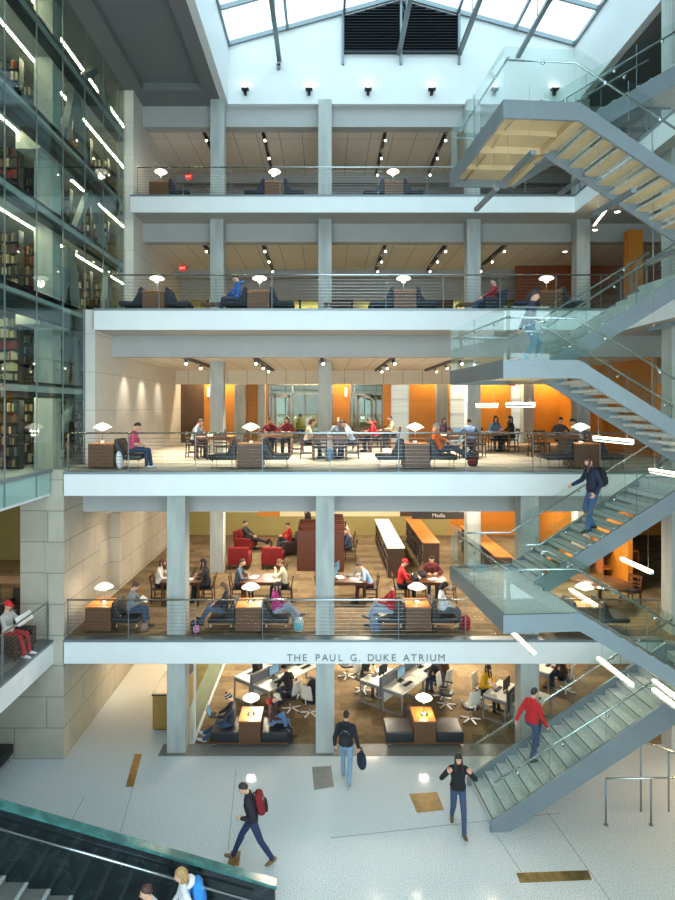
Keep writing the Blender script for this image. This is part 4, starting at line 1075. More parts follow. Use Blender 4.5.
def lounge_seat(t, k, leather, back=True, seat_w=.72, x0=.36):
    """one upholstered chaise on side k (+1 right, -1 left) of the box"""
    a = x0; prof = [(a, .26), (a + seat_w, .26), (a + seat_w + .03, .32), (a + seat_w, .40), (a + .30, .385), (a + .10, .43), (a, .43)]
    m = MB(); m.prism([(x*k, 0, z) for x, z in prof], (0, .78, 0)); m.build('seat', [leather], t, .025, 2)
    if back:
        pb = [(a + .02, .40), (a + .30, .385), (a + .17, .60), (a + .10, .80), (a + .03, .84), (a - .01, .80)]
        m = MB(); m.prism([(x*k, .02, z) for x, z in pb], (0, .74, 0)); m.build('backrest', [leather], t, .025, 2)
    for x in (a + .12, a + seat_w - .06):
        for y in (.06, .72):
            m = MB(); m.tube([(x*k, y, 0), (x*k, y, .27)], .012, 6); m.build('leg', ['stainless'], t)
def make_lounge(kind):
    t = thing('lounge_bench', 'bench', 'bench')
    if kind == 'flat':       # ground floor: flat cushions on a plinth
        m = MB(); m.box(-.30, .30, 0, .80, .13, .70, 0); m.build('wood_box', ['walnut'], t, .006, 1)
        m = MB(); m.box(-.305, .305, -.005, .805, .70, .73, 0); m.build('box_top', ['cherry_top'], t, .004, 1)
        m = MB(); m.box(-1.06, 1.06, .01, .79, .09, .14); m.build('plinth_rail', ['walnut'], t, .004, 1)
        for k in (-1, 1):
            m = MB(); m.box(min(.31*k, 1.06*k), max(.31*k, 1.06*k), 0, .80, .14, .42); m.build('cushion', ['brown_leather' if kind == 'x' else 'black_leather'], t, .03, 3)
            for x in (.98,):
                for y in (.05, .74): m = MB(); m.tube([(x*k, y, 0), (x*k, y, .10)], .018, 8); m.build('leg', ['stainless'], t)
    else:
        lea = 'blue_fabric' if kind in ('blue', 'blue_right') else 'black_leather'
        m = MB(); m.box(-.35, .35, 0, .80, .05, .685, 0); m.build('wood_box', ['walnut'], t, .006, 1)
        m = MB(); m.box(-.355, .355, -.005, .805, .685, .71, 0); m.build('box_top', ['cherry_top'], t, .004, 1)
        for x in (-.3, .3):
            for y in (.06, .74): m = MB(); m.tube([(x, y, 0), (x, y, .06)], .014, 6); m.build('leg', ['stainless'], t)
        if kind not in ('right_only', 'blue_right'): lounge_seat(t, -1, lea)
        lounge_seat(t, 1, lea)
    return t
LNG = {}
def lounge(kind, loc, label, group='lounge benches along the gallery edges'):
    if kind not in LNG:
        o = LNG[kind] = make_lounge(kind); o.location = loc; o['label'] = label; o['group'] = group; return o
    return dup(LNG[kind], loc, 0, label, group)
UX = [-6.15, -2.08, 2.53, 7.18]
NMX = ['at the left end by the stone wall', 'left of the middle column', 'right of the middle column', 'at the right end behind the stair']
WHO2 = ['with a man in a pink shirt', 'empty, left of the middle column', 'with a man in orange lying back', 'empty, at the right behind the stair']
WHO1 = ['with a woman in grey reading a book', 'between two women', 'between a red-shirted student and one in white', 'behind the glass stair at the right']
for i in range(4):
    k = 'right_only' if i == 0 else 'both'
    lounge(k, (UX[i], 16.45, Z2), 'leather lounge bench on the second gallery, ' + WHO2[i])
    lamp('layered', (UX[i] + (-.1 if i == 0 else 0), 16.85, Z2+.71), 'lit white lamp %s, second gallery' % NMX[i], 15)
    lounge(k, (UX[i], 16.25, Z1), 'leather lounge bench on the lowest gallery, ' + WHO1[i])
    lamp('layered', (UX[i]+.02, 16.65, Z1+.71), 'lit white lamp %s, lowest gallery' % NMX[i], 18)
    x3 = [-5.35, -2.08, 2.5, 7.05][i]
    lounge('blue', (x3, 18.7, Z3), 'blue lounge bench %s, third gallery' % NMX[i])
    lamp('lens', (x3, 19.1, Z3+.71), 'lit saucer lamp %s, third gallery' % NMX[i], 10)
for i, x4 in enumerate((-6.35, -1.87, 2.53)):
    lounge('blue' if i else 'blue_right', (x4 if i else -6.1, 22.0, Z4), 'blue lounge bench %s, top gallery' % NMX[i])
    lamp('lens', (x4 if i else -6.1, 22.3, Z4+.71), 'lit saucer lamp %s, top gallery' % NMX[i], 8)
gy = D(748, 0)
lounge('flat', (-2.06, gy, 0), 'flat leather bench with wooden lamp box and two seated students, ground floor', 'ground floor benches')
lounge('flat', (2.73, gy, 0), 'empty flat leather bench with wooden lamp box, ground floor', 'ground floor benches')
lamp('lens', (-2.06, gy+.38, .73), 'lit white saucer lamp between the two seated students on the ground floor', 30)
lamp('lens', (2.76, gy+.38, .73), 'lit white saucer lamp on the empty ground floor bench', 30)

# ------------------------------------------------------------------ tables, chairs
def make_table(w, d, h=.74, top='table_wood', leg='table_wood'):
    t = thing('study_table', 'table', 'table')
    m = MB(); m.box(-w/2, w/2, -d/2, d/2, h-.035, h); m.build('tabletop', [top], t, .006, 1)
    m = MB(); m.box(-w/2+.08, w/2-.08, -d/2+.08, -d/2+.10, h-.12, h-.035); m.box(-w/2+.08, w/2-.08, d/2-.10, d/2-.08, h-.12, h-.035)
    m.box(-w/2+.08, -w/2+.10, -d/2+.08, d/2-.08, h-.12, h-.035); m.box(w/2-.10, w/2-.08, -d/2+.08, d/2-.08, h-.12, h-.035); m.build('apron', [leg], t)
    for sx in (-1, 1):
        for sy in (-1, 1):
            x = sx*(w/2-.07); y = sy*(d/2-.07); m = MB(); m.hexa([(x-.022, y-.022, 0), (x+.022, y-.022, 0), (x+.022, y+.022, 0), (x-.022, y+.022, 0)], [(x-.032, y-.032, h-.035), (x+.032, y-.032, h-.035), (x+.032, y+.032, h-.035), (x-.032, y+.032, h-.035)]); m.build('leg', [leg], t)
    return t
def make_chair(wood='table_dark', seat='black_leather'):
    """wooden chair, front towards -Y"""
    t = thing('wooden_chair', 'chair', 'chair')
    m = MB(); m.box(-.22, .22, -.22, .20, .42, .46); m.build('seat', [seat], t, .012, 2)
    for sx in (-1, 1):
        m = MB(); m.bar((sx*.20, -.20, 0), (sx*.20, -.20, .43), .036, .036, 0, up=(0, 1, 0)); m.build('leg', [wood], t)
        m = MB(); m.bar((sx*.20, .22, 0), (sx*.20, .19, .45), .036, .036, 0, up=(0, 1, 0)); m.bar((sx*.20, .19, .43), (sx*.20, .27, .88), .036, .034, 0, up=(0, 1, 0)); m.build('leg', [wood], t)
        m = MB(); m.bar((sx*.20, -.20, .18), (sx*.20, .21, .18), .02, .03); m.build('stretcher', [wood], t)
    m = MB(); m.box(-.20, .20, -.205, -.185, .37, .42); m.build('seat_rail', [wood], t)
    m = MB()
    for z, hh in ((.82, .10), (.66, .05), (.56, .05)):
        y = .19 + (z-.43)/.45*.08; m.bar((-.19, y, z), (.19, y, z), .018, hh)
    m.build('backrest', [wood], t)
    return t
CH = {}
def chair(loc, rz, label, kind='wood', group='wooden study chairs'):
    if kind not in CH:
        CH[kind] = make_chair() if kind == 'wood' else make_chair('black_metal', 'black_leather') if kind == 'black' else make_office_chair()
        o = CH[kind]; o.location = loc; o.rotation_euler = (0, 0, rz); tag(o, label, 'chair', group); return o
    return dup(CH[kind], loc, rz, label, group)
def make_office_chair():
    t = thing('office_chair', 'chair', 'chair')
    for i in range(5):
        a = 2*math.pi*i/5 + .3; c, s = math.cos(a), math.sin(a)
        m = MB(); m.bar((.04*c, .04*s, .10), (.30*c, .30*s, .065), .036, .026); o = m.build('leg', ['white_metal'], t)
        q = MB(); q.tube([(.29*c - .012*s, .29*s + .012*c, .03), (.29*c + .012*s, .29*s - .012*c, .03)], .028, 10); q.build('castor', ['black_plastic'], o)
    m = MB(); m.tube([(0, 0, .06), (0, 0, .42)], .026, 10); m.build('gas_column', ['chrome'], t)
    m = MB(); m.ell((0, 0, .45), (.24, .235, .045), 18, 8, 0, None, .6); m.build('seat', ['black_leather'], t)
    m = MB()
    vs = []; nu, nv = 7, 7
    def bp(u, v, off): x = (u-.5)*.42*(1-.18*v*v); z = .56 + v*.44; return (x, .22 + .05*v - .35*x*x*2 + off, z)
    for off in (0, .022):
        for j in range(nv):
            for i in range(nu): vs.append(bp(i/(nu-1), j/(nv-1), off))
    fs = []
    for j in range(nv-1):
        for i in range(nu-1):
            a = j*nu+i; fs += [(a, a+1, a+nu+1, a+nu), (a+49, a+49+nu, a+50+nu, a+50)]
    for i in range(nu-1): fs += [(i, i+49, i+50, i+1), (42+i, 43+i, 92+i, 91+i)]
    for j in range(nv-1): a = j*nu; fs += [(a, a+nu, a+nu+49, a+49), (a+6, a+55, a+nu+55, a+nu+6)]
    m.add(vs, fs, 0, True); m.build('backrest', ['white_laminate'], t)
    m = MB(); m.tube([(0, .05, .42), (0, .24, .44), (0, .265, .62)], .02, 8); m.build('back_arm', ['white_metal'], t)
    for sx in (-1, 1):
        m = MB(); m.tube([(sx*.22, .08, .45), (sx*.285, .06, .48), (sx*.285, .04, .64)], .014, 6); m.bar((sx*.285, -.12, .66), (sx*.285, .13, .66), .05, .025); m.build('armrest', ['black_plastic'], t)
    return t
TB = {}
def table(kind, loc, label, rz=0, group=None):
    dims = {'big': (1.25, 1.0, .75, 'table_dark', 'table_dark'), 'mid': (1.25, .9, .74, 'table_wood', 'table_wood'), 'round': None}
    if kind not in TB:
        o = TB[kind] = make_table(*dims[kind]); o.location = loc; o.rotation_euler = (0, 0, rz); tag(o, label, 'table', group); return o
    return dup(TB[kind], loc, rz, label, group)
L_ = R(-90); R_ = R(90)
# a wooden chair facing right has rz=+90 (its front -Y turns to +X); facing left -90
def table_set(level, idx, kind, x, y, label, sides, n_long=1):
    z = ZL[level]
    table(kind, (x, y, z), label, 0, 'study tables on the %s' % LEVEL[level])
    w = 1.25; nm = '%s table from left, %s' % (ORD[idx], LEVEL[level])
    for sd in sides:
        if sd == 'L': chair((x - w/2 - .12, y, z), R(90), 'wooden chair at the left end of the ' + nm)
        if sd == 'R': chair((x + w/2 + .12, y, z), R(-90), 'wooden chair at the right end of the ' + nm)
        if sd == 'F': chair((x - .3, y - .74, z), R(180), 'wooden chair on the near left side of the ' + nm)
        if sd == 'G': chair((x + .32, y - .74, z), R(180), 'wooden chair on the near right side of the ' + nm)
        if sd == 'B': chair((x - .3, y + .72, z), 0, 'wooden chair on the far left side of the ' + nm)
        if sd == 'H': chair((x + .32, y + .72, z), 0, 'wooden chair on the far right side of the ' + nm)
# second gallery
T2 = [(-3.7, 20.3), (-1.75, 21.8), (.15, 20.0), (1.2, 23.0), (4.5, 20.6), (6.45, 23.2), (8.0, 20.6), (2.15, 25.2)]
for i, (x, y) in enumerate(T2):
    table_set(2, i, 'mid', x, y, 'wooden study table, %s from the left on the second gallery' % ORD[i], 'LRFG' if i in (0, 2, 4) else ('LRBH' if i != 6 else 'LRB'))
# lowest gallery
T1 = [(-4.46, 18.9), (-2.0, 18.9), (.68, 18.9), (3.13, 18.9)]
for i, (x, y) in enumerate(T1):
    table_set(1, i, 'big', x, y, 'dark wooden study table, %s from the left on the lowest gallery' % ORD[i], 'LR' + ('H' if i == 3 else ''))
# ------------------------------------------------------------------ ground counter, sofa edge, basement etc.
t = thing('wooden_counter', 'wooden counter with a dark top beside the left front column, ground floor', 'counter', (-4.72, 17.25, 0))
MB().box(-.24, .55, 0, 4.6, .03, 1.0).build('body', ['counter_wood'], t, .006, 1); MB().box(-.26, .57, -.02, 4.62, 1.0, 1.045).build('top', ['dark_top'], t, .004, 1)
MB().box(-.20, .5, .03, 4.5, 0, .03).build('kick_plate', ['black_metal'], t)
t = thing('leather_bench', 'dark leather bench cut off by the left picture edge on the ground floor', 'bench', (-9.3, 15.1, 0))
MB().box(-1.0, 1.1, 0, .7, .18, .44).build('seat', ['black_leather'], t, .03, 3)
for x in (-.9, 1.0):
    for y in (.06, .62): m = MB(); m.tube([(x, y, 0), (x, y, .19)], .016, 6); m.build('leg', ['stainless'], t)
t = thing('glass_partition', 'etched glass partition with dots beside the left front column, ground floor', 'partition', (-3.66, 16.9, 0))
MB().box(-.008, .008, 0, 6.0, .05, 2.3).build('pane', ['office_glass'], t)
b = MB(); b.box(-.02, .02, 0, 6.0, 0, .05); b.box(-.03, .03, -.06, 0, 0, 2.4); b.build('frame', ['white_metal'], t)
m = MB()
for j in range(6):
    for i in range(28): y = .25 + i*.2; z = .35 + j*.33; m.box(-.011, -.0085, y, y+.03, z, z+.03)
m.build('etched_dots', ['white_laminate'], t)

# ------------------------------------------------------------------ ground floor workstations
def workstation(label, loc, rz):
    t = thing('computer_desk', label, 'desk', loc, rz, 'computer desks on the ground floor')
    MB().box(-.62, .62, -.38, .34, .70, .735).build('desktop', ['white_laminate'], t, .005, 1)
    MB().box(-.64, .64, .352, .382, .40, 1.0).build('screen_panel', ['grey_panel'], t, .004, 1)
    for x in (-.645, .615):
        m = MB(); m.box(x, x+.03, -.38, -.33, 0, .70); m.box(x, x+.03, .30, .35, 0, .70); m.box(x, x+.03, -.33, .30, .62, .70); m.box(x, x+.03, -.33, .30, .03, .09); m.build('side_frame', ['grey_panel'], t)
    MB().box(-.6, .6, .28, .32, .30, .69).build('modesty_panel', ['white_laminate'], t)
    return t
def monitor(label, loc, rz):
    t = thing('computer_monitor', label, 'monitor', loc, rz, 'computer monitors')
    MB().box(-.12, .12, -.08, .08, 0, .014).build('foot', ['black_plastic'], t, .003, 1); MB().box(-.025, .025, .0, .02, .01, .2).build('neck', ['black_plastic'], t)
    MB().box(-.235, .235, -.025, .0, .12, .44).build('bezel', ['black_plastic'], t, .004, 1); MB().box(-.215, .215, -.027, -.0255, .14, .42).build('screen', ['screen_blue'], t)
    return t
def keyboard(label, loc, rz):
    t = thing('keyboard', label, 'keyboard', loc, rz, 'keyboards')
    MB().box(-.21, .21, -.065, .065, 0, .016).build('case', ['black_plastic'], t, .003, 1)
    m = MB()
    for r_ in range(4):
        for c in range(14): m.box(-.2 + c*.0287, -.2 + c*.0287 + .024, -.056 + r_*.028, -.056 + r_*.028 + .022, .0161, .021)
    m.build('keys', ['steel_dark'], t); return t
WS = [(-1.57, 18.82, 51, 'front desk left of the middle column'), (-.78, 19.82, 51, 'rear desk left of the middle column'), (-2.2, 19.33, 231, 'left desk of the cluster left of the middle column'),
      (1.79, 19.13, 231, 'desk nearest the middle column, right of it'), (3.21, 19.62, 51, 'rear desk of the middle cluster'),
      (5.40, 18.15, 231, 'desk of the woman in yellow'), (7.3, 20.0, 51, 'desk beyond the ground stair'), (2.42, 18.62, 51, 'front desk of the middle cluster'), (6.05, 17.6, 51, 'desk behind the right front column')]
for i, (x, y, a, nm) in enumerate(WS):
    workstation('white computer desk with grey panels, ' + nm, (x, y, 0), R(a))
    m3 = Matrix.Rotation(R(a), 3, 'Z'); p = m3 @ Vector((.08, .14, .736)) + Vector((x, y, 0))
    monitor('flat monitor on the ' + nm, p, R(a))
    p = m3 @ Vector((.05, -.15, .736)) + Vector((x, y, 0)); keyboard('black keyboard on the ' + nm, p, R(a))
    p = m3 @ Vector((0, -.70, 0)) + Vector((x, y, 0))
    if i not in (2, 7, 8): chair(p, R(a+180), 'pale office chair on a star base, ' + nm, 'office', 'office chairs')
chair((4.3, 17.75, 0), R(200), 'empty pale office chair right of the empty ground floor bench', 'office', 'office chairs')
chair((3.75, 18.6, 0), R(60), 'pale office chair between the computer clusters', 'office', 'office chairs')
chair((-.45, 18.1, 0), R(150), 'pale office chair left of the middle column holding a dark coat', 'office', 'office chairs')
chair((.75, 20.6, 0), R(20), 'office chair just right of the middle column, far back', 'office', 'office chairs')

# ------------------------------------------------------------------ lowest gallery: armchairs, carrels, low shelving
def armchair(label, loc, rz, fab='red_fabric', group='armchairs'):
    t = thing('armchair', label, 'armchair', loc, rz, group)
    MB().box(-.30, .30, -.36, .28, .20, .42).build('seat', [fab], t, .04, 3)
    m = MB(); m.prism([(-.38, .22, .20), (-.38, .38, .20), (-.38, .46, .86), (-.38, .34, .88)], (.76, 0, 0)); m.build('backrest', [fab], t, .04, 3)
    for k in (-1, 1): MB().box(min(.29*k, .42*k), max(.29*k, .42*k), -.36, .34, .16, .60).build('armrest', [fab], t, .04, 3)
    for x in (-.34, .34):
        for y in (-.3, .32): m = MB(); m.tube([(x, y, 0), (x, y, .2)], .02, 6); m.build('leg', ['dark_wood'], t)
    return t
armchair('red armchair with its back to us, left of the two in front', (X(240, 22.9), 22.9, Z1), R(180))
armchair('red armchair with its back to us, right of the two in front', (X(273, 22.9), 22.9, Z1), R(180))
armchair('red armchair holding the man stretched out on the lowest gallery', (X(246, 25.6), 25.6, Z1), R(75))
armchair('dark armchair holding the reader in a red shirt', (X(290, 25.0), 25.0, Z1), R(-70), 'brown_leather')
t = thing('coffee_table', 'small dark coffee table among the red armchairs', 'table', (X(263, 25.8), 25.9, Z1))
MB().box(-.4, .4, -.3, .3, .40, .44).build('tabletop', ['table_dark'], t, .006, 1)
for x in (-.35, .35):
    for y in (-.25, .25): MB().box(x-.02, x+.02, y-.02, y+.02, 0, .40).build('leg', ['table_dark'], t)
mat('carrel_wood', '#4a2415', .45, color2='#5c2e1b', vscale=5, stretch=(6, 6, 1))
def carrel(label, x, y, z):
    t = thing('study_carrel', label, 'carrel', (x, y, z), 0, 'study carrels')
    MB().box(-.5, -.46, -.45, .45, 0, 1.5).build('back_panel', ['dark_wood'], t); MB().box(-.46, .2, -.47, -.43, 0, 1.5).build('side_panel', ['carrel_wood'], t); MB().box(-.46, .2, .43, .47, 0, 1.5).build('side_panel', ['carrel_wood'], t)
    MB().box(-.46, .2, -.43, .43, .70, .74).build('desktop', ['table_wood'], t); MB().box(-.46, -.15, -.43, .43, 1.18, 1.21).build('shelf', ['table_wood'], t)
for i, (x, y) in enumerate(((.50, 22.75), (.55, 24.1), (.58, 25.5))):
    carrel('tall reddish study carrel behind the middle column, %s from the front' % ORD[i], x, y, Z1)
for i, (x, y) in enumerate(((-.55, 22.9), (-.55, 24.3))):
    carrel('tall reddish study carrel just left of the middle column, %s from the front' % ORD[i], x, y, Z1)
rng2 = random.Random(5)
LOWB = []
def low_shelf(label, x0, x1, y0, y1, h=1.05, top='white_laminate', nm='left'):
    t = thing('low_bookcase', label, 'bookcase', (x0, y0, Z1)); w = x1-x0; L = y1-y0
    MB().box(-.02, w+.02, -.03, L, h, h+.04).build('top', [top], t, .004, 1)
    MB().box(0, w, -.02, .02, 0, h).build('end_panel', ['dark_wood'], t, .004, 1)
    MB().box(w/2-.015, w/2+.015, .02, L, 0, h).build('spine_panel', ['dark_wood'], t)
    for z in (.06, .40, .73):
        MB().box(.0, w, .02, L, z-.025, z).build('shelf', ['dark_wood'], t)
        for k, (xa, xb) in enumerate(((.01, .22), (w-.22, w-.01))):
            y = .05
            while y < L-.1:
                th = rng2.uniform(.05, .11); bh = rng2.uniform(.17, .27)
                if rng2.random() < .9: LOWB.append((x0+xa+rng2.uniform(0, .03), x0+xb-rng2.uniform(0, .03), y0+y, y0+y+th-.006, Z1+z+.001, Z1+z+bh, nm, k))
                y += th
    return t
low_shelf('long low bookcase with a pale top on the lowest gallery, left of the two', 2.25, 2.85, 21.5, 27.0, 1.06, 'white_laminate', 'left')
low_shelf('long low bookcase with a brown wooden top on the lowest gallery, right of the two', 3.65, 4.25, 22.3, 27.2, 1.06, 'cherry_top', 'middle')
low_shelf('long low bookcase far right on the lowest gallery behind the glass landing', 5.75, 6.3, 20.2, 25.5, 1.06, 'cherry_top', 'right')
DK = [('book_dark_brown', '#2a211c'), ('book_black', '#17171a'), ('book_umber', '#453529'), ('book_slate', '#33373d'), ('book_buff', '#9a8a6c')]
rest = MB()
for i, (a, b, c, d, e, f, nm, k) in enumerate(LOWB):
    ci = rng2.choices(range(5), [4, 4, 3, 3, 1])[0]
    rest.box(a, b, c, d, e, f, ci)
o = rest.build('bookcase_books', [mat(n, c, .6, var=.15, vscale=25) for n, c in DK]); tag(o, 'dark books packed along the low bookcases of the lowest gallery', 'books', None, 'stuff')
# Media sign
t = thing('hanging_sign', 'dark hanging sign reading Media over the low bookcases', 'sign', (X(438, 22.0), 22.0, EYE-3.98))
MB().box(-.95, .95, 0, .04, -.13, .14).build('board', ['sign_dark'], t, .004, 1)
me = letter_mesh('Media', .20, .003); me.materials.append(M('paper')); o = bpy.data.objects.new('lettering', me); COL.objects.link(o); o.parent = t; o.rotation_euler = (math.pi/2, 0, 0); o.location = (.02, -.006, -.06)
for x in (-.8, .8): m = MB(); m.tube([(x, .02, .14), (x, .02, .46)], .006, 5); m.build('hanger', ['stainless'], t)
# wooden desk and cabinet at the right of the lowest gallery
t = thing('wooden_desk', 'reddish wooden desk against the orange wall, lowest gallery right', 'desk', (X(581, 21.6), 21.6, Z1))
MB().box(-1.3, .55, -.4, .4, .72, .77).build('desktop', ['cherry_top'], t, .005, 1)
for x in (-1.25, .47): MB().box(x, x+.04, -.36, .36, 0, .72).build('side_panel', ['cherry'], t)
MB().box(-1.2, .5, .34, .37, .3, .72).build('back_panel', ['cherry'], t)
t = thing('wooden_cabinet', 'open reddish wooden cabinet beyond the lowest glass stair', 'cabinet', (X(625, 20.3), 20.6, Z1))
for x in (-.62, .58): MB().box(x, x+.04, 0, .5, 0, 1.15).build('side_panel', ['cherry'], t)
MB().box(-.62, .62, 0, .5, 1.15, 1.19).build('top', ['cherry_top'], t); MB().box(-.58, .58, 0, .48, .55, .58).build('shelf', ['cherry'], t); MB().box(-.58, .58, .46, .48, 0, 1.15).build('back_panel', ['dark_wood'], t)
t = thing('round_table', 'large dark round table behind the lowest glass landing', 'table', (X(600, 18.5), 18.5, Z1))
m = MB(); m.lathe([(0, .71), (.85, .71), (.86, .73), (.85, .75), (0, .75)], n=32); m.build('tabletop', ['table_dark'], t)
m = MB(); m.lathe([(.28, 0), (.26, .04), (.06, .08), (.06, .71), (0, .71)], n=16); m.build('pedestal', ['table_dark'], t)
chair((X(632, 18.6), 18.7, Z1), R(-60), 'dark wooden chair right of the round table, lowest gallery')
# left gallery furniture
armchair('dark brown armchair of the man with the newspaper on the left gallery', (X(14, 14.9), 14.85, Z1), R(80), 'brown_leather')
t = thing('wooden_desk', 'dark wooden desk deeper in the left gallery', 'desk', (-9.2, 18.7, Z1))
MB().box(-1.2, .8, -.4, .4, .70, .75).build('desktop', ['table_wood'], t, .005, 1)
for x in (-1.15, .70): MB().box(x, x+.05, -.35, .35, 0, .70).build('side_panel', ['dark_wood'], t)
armchair('dark brown armchair deeper in the left gallery before the desk', (-8.75, 17.2, Z1), R(0), 'brown_leather')
# third gallery low tables
for i, x in enumerate((-3.7, .4, 4.9)):
    t = thing('side_table', 'dark low side table, %s from the left on the third gallery' % ORD[i], 'table', (x, 20.2, Z3))
    MB().box(-.45, .45, -.35, .35, .50, .54).build('tabletop', ['table_dark'], t)
    for a in (-.4, .4):
        for b_ in (-.3, .3): MB().box(a-.02, a+.02, b_-.02, b_+.02, 0, .5).build('leg', ['table_dark'], t)
# second gallery wall sconce and side wall items
for px, nm in ((208, 'left end'), (346, 'left of the glazed vestibule')):
    t = thing('sconce', 'warm glowing wall sconce on the orange wood wall, %s' % nm, 'wall light', (X(px, 28.6), YB-.001, Z(392, 28.6)))
    MB().box(-.05, .05, -.10, 0, -.22, .22).build('shade', ['shade_white'], t, .01, 1); MB().box(-.06, .06, -.02, 0.0, -.26, .26).build('back_plate', ['bronze_plate'], t)
# exit signs
def exit_sign(label, x, y, z):
    t = thing('exit_sign', label, 'sign', (x, y, z)); MB().box(-.15, .15, 0, .05, -.11, .11).build('box', ['exit_red'], t, .004, 1)
    me = letter_mesh('EXIT', .11, .002); me.materials.append(M('exit_letter')); o = bpy.data.objects.new('lettering', me); COL.objects.link(o); o.parent = t; o.rotation_euler = (math.pi/2, 0, 0); o.location = (0, -.004, -.04)
    m = MB(); m.tube([(0, .025, .11), (0, .025, .5)], .008, 5); m.build('hanger', ['steel_dark'], t)
exit_sign('red lit EXIT sign at the left of the top gallery', X(188.5, 26), 26, Z(176.5, 26)); exit_sign('red lit EXIT sign at the left of the third gallery', X(182.5, 26.5), 26.5, Z(268, 26.5))
exit_sign('red lit EXIT sign on the second gallery near the right frosted window', X(512, 27.4), 27.4, Z(383.5, 27.4))

# ------------------------------------------------------------------ ceiling track lights
def make_track(L, heads):
    t = thing('track_light', 'track', 'track light'); MB().box(-.06, .06, 0, L, -.09, 0).build('track', ['black_metal'], t)
    for y in heads:
        m = MB(); m.tube([(0, y, -.09), (0, y, -.17)], .012, 6); m.tube([(.0, y+.04, -.15), (.04, y-.12, -.25)], .055, 12); h = m.build('spot_head', ['steel_grey'], t)
        m = MB(); m.tube([(.041, y-.125, -.252), (.042, y-.13, -.2555)], .045, 12); m.build('lens', ['lens_warm'], h)
    return t
TR = {}
def spot(loc, target, energy, size=R(70), blend=.6, col=(1, .89, .72), r=.05):
    l = bpy.data.lights.new('spot', 'SPOT'); l.energy = energy; l.spot_size = size; l.spot_blend = blend; l.color = col; l.shadow_soft_size = r
    o = bpy.data.objects.new('spot', l); COL.objects.link(o); o.location = loc; o.rotation_euler = (Vector(target)-Vector(loc)).to_track_quat('-Z', 'Y').to_euler(); return o
TK = {2: (19.9, 7.2, [-4.7, -2.36, -.1, 2.3, 4.55]), 3: (23.25, 4.3, [-4.7, -2.4, 2.34, 4.7, 7.0]), 4: (23.25, 4.3, [-4.7, -2.4, 2.34, 4.7])}
E_SP = {2: 850, 3: 170, 4: 80}
for n, (y0, L, xs_) in TK.items():
    hd = [.35, L*.38, L*.68] if n == 2 else [.45, L*.5, L*.92]
    for i, x in enumerate(xs_):
        lab = 'black ceiling track with spotlights, %s from the left, %s' % (ORD[i], LEVEL[n])
        loc = (x, y0, ZC[n]-.001)
        if n not in TR: o = TR[n] = make_track(L, hd); o.location = loc; tag(o, lab, None, 'ceiling track lights')
        else: dup(TR[n], loc, 0, lab, 'ceiling track lights')
        for y in hd: spot((x+.06, y0+y-.2, ZC[n]-.30), (x+.2, y0+y-.5, ZL[n]), E_SP[n], R(100), .8)
# right-hand gallery downlights
for n, (px, py, d) in enumerate(((617.5, 239.5, 19.5), (595, 253, 21.5), (565, 272, 24.5))):
    t = thing('downlight', 'small round ceiling downlight, %s from the right on the third gallery' % ORD[n], 'downlight', (X(px, d), d, ZC[3]-.0005)); b = MB(); b.lathe([(0, -.02), (.11, -.02), (.11, 0), (0, 0)], n=18); b.build('trim_ring', ['white_metal'], t); b = MB(); b.lathe([(0, -.025), (.08, -.025), (.08, -.021), (0, -.021)], n=18); b.build('lens', ['lens_warm'], t)
t = thing('ceiling_strip_light', 'thin glowing strip light in the ceiling right of the third gallery column', 'light', (X(594, 21), 21, ZC[3])); b = MB(); b.bar((0, 0, -.01), (X(621, 17.6)-X(594, 21), -3.4, -.01), .06, .02); b.build('diffuser', ['bar_emit'], t)
# upstand uplights under the skylight
for i, px in enumerate((245.5, 309, 368, 431.5, 494, 554)):
    t = thing('uplight', 'small black uplight on the white skylight wall, %s from the left' % ORD[i], 'wall light', (X(px, 22.5), KY1-.07, Z(91, 22.5)))
    b = MB(); b.box(-.05, .05, -.14, 0, -.16, -.02); b.build('bracket', ['black_metal'], t); b = MB(); b.prism([(-.13, -.22, -.04), (-.13, -.02, .0), (-.13, -.02, .09), (-.13, -.22, .05)], (.26, 0, 0)); b.build('housing', ['black_metal'], t)
    b = MB(); b.prism([(-.10, -.20, .06), (-.10, -.04, .092), (-.10, -.04, .096), (-.10, -.20, .064)], (.2, 0, 0)); b.build('lens', ['lens_warm'], t)
t = thing('security_camera', 'small grey dome camera on the white skylight wall', 'camera', (X(278.5, 22.5), KY1-.07, Z(67, 22.5)))
b = MB(); b.box(-.07, .07, -.06, .07, -.02, .12); b.build('housing', ['black_metal'], t); b = MB(); b.ell((0, -.06, -.04), (.08, .08, .08), 14, 8); b.build('dome', ['steel_grey'], t)
# ------------------------------------------------------------------ people and their belongings
def at_table(level, i, side, kind='mid'):
    x, y = (T2 if level == 2 else T1)[i]; z = ZL[level]; w = 1.25
    return {'L': ((x-w/2-.14, y, z), 90), 'R': ((x+w/2+.14, y, z), -90), 'F': ((x-.3, y-.74, z), 180), 'G': ((x+.32, y-.74, z), 180), 'B': ((x-.3, y+.72, z), 0), 'H': ((x+.32, y+.72, z), 0)}[side]
def seated(label, where, pose, **k):
    return person(label, where[0], where[1], pose, **k)
CS = .46
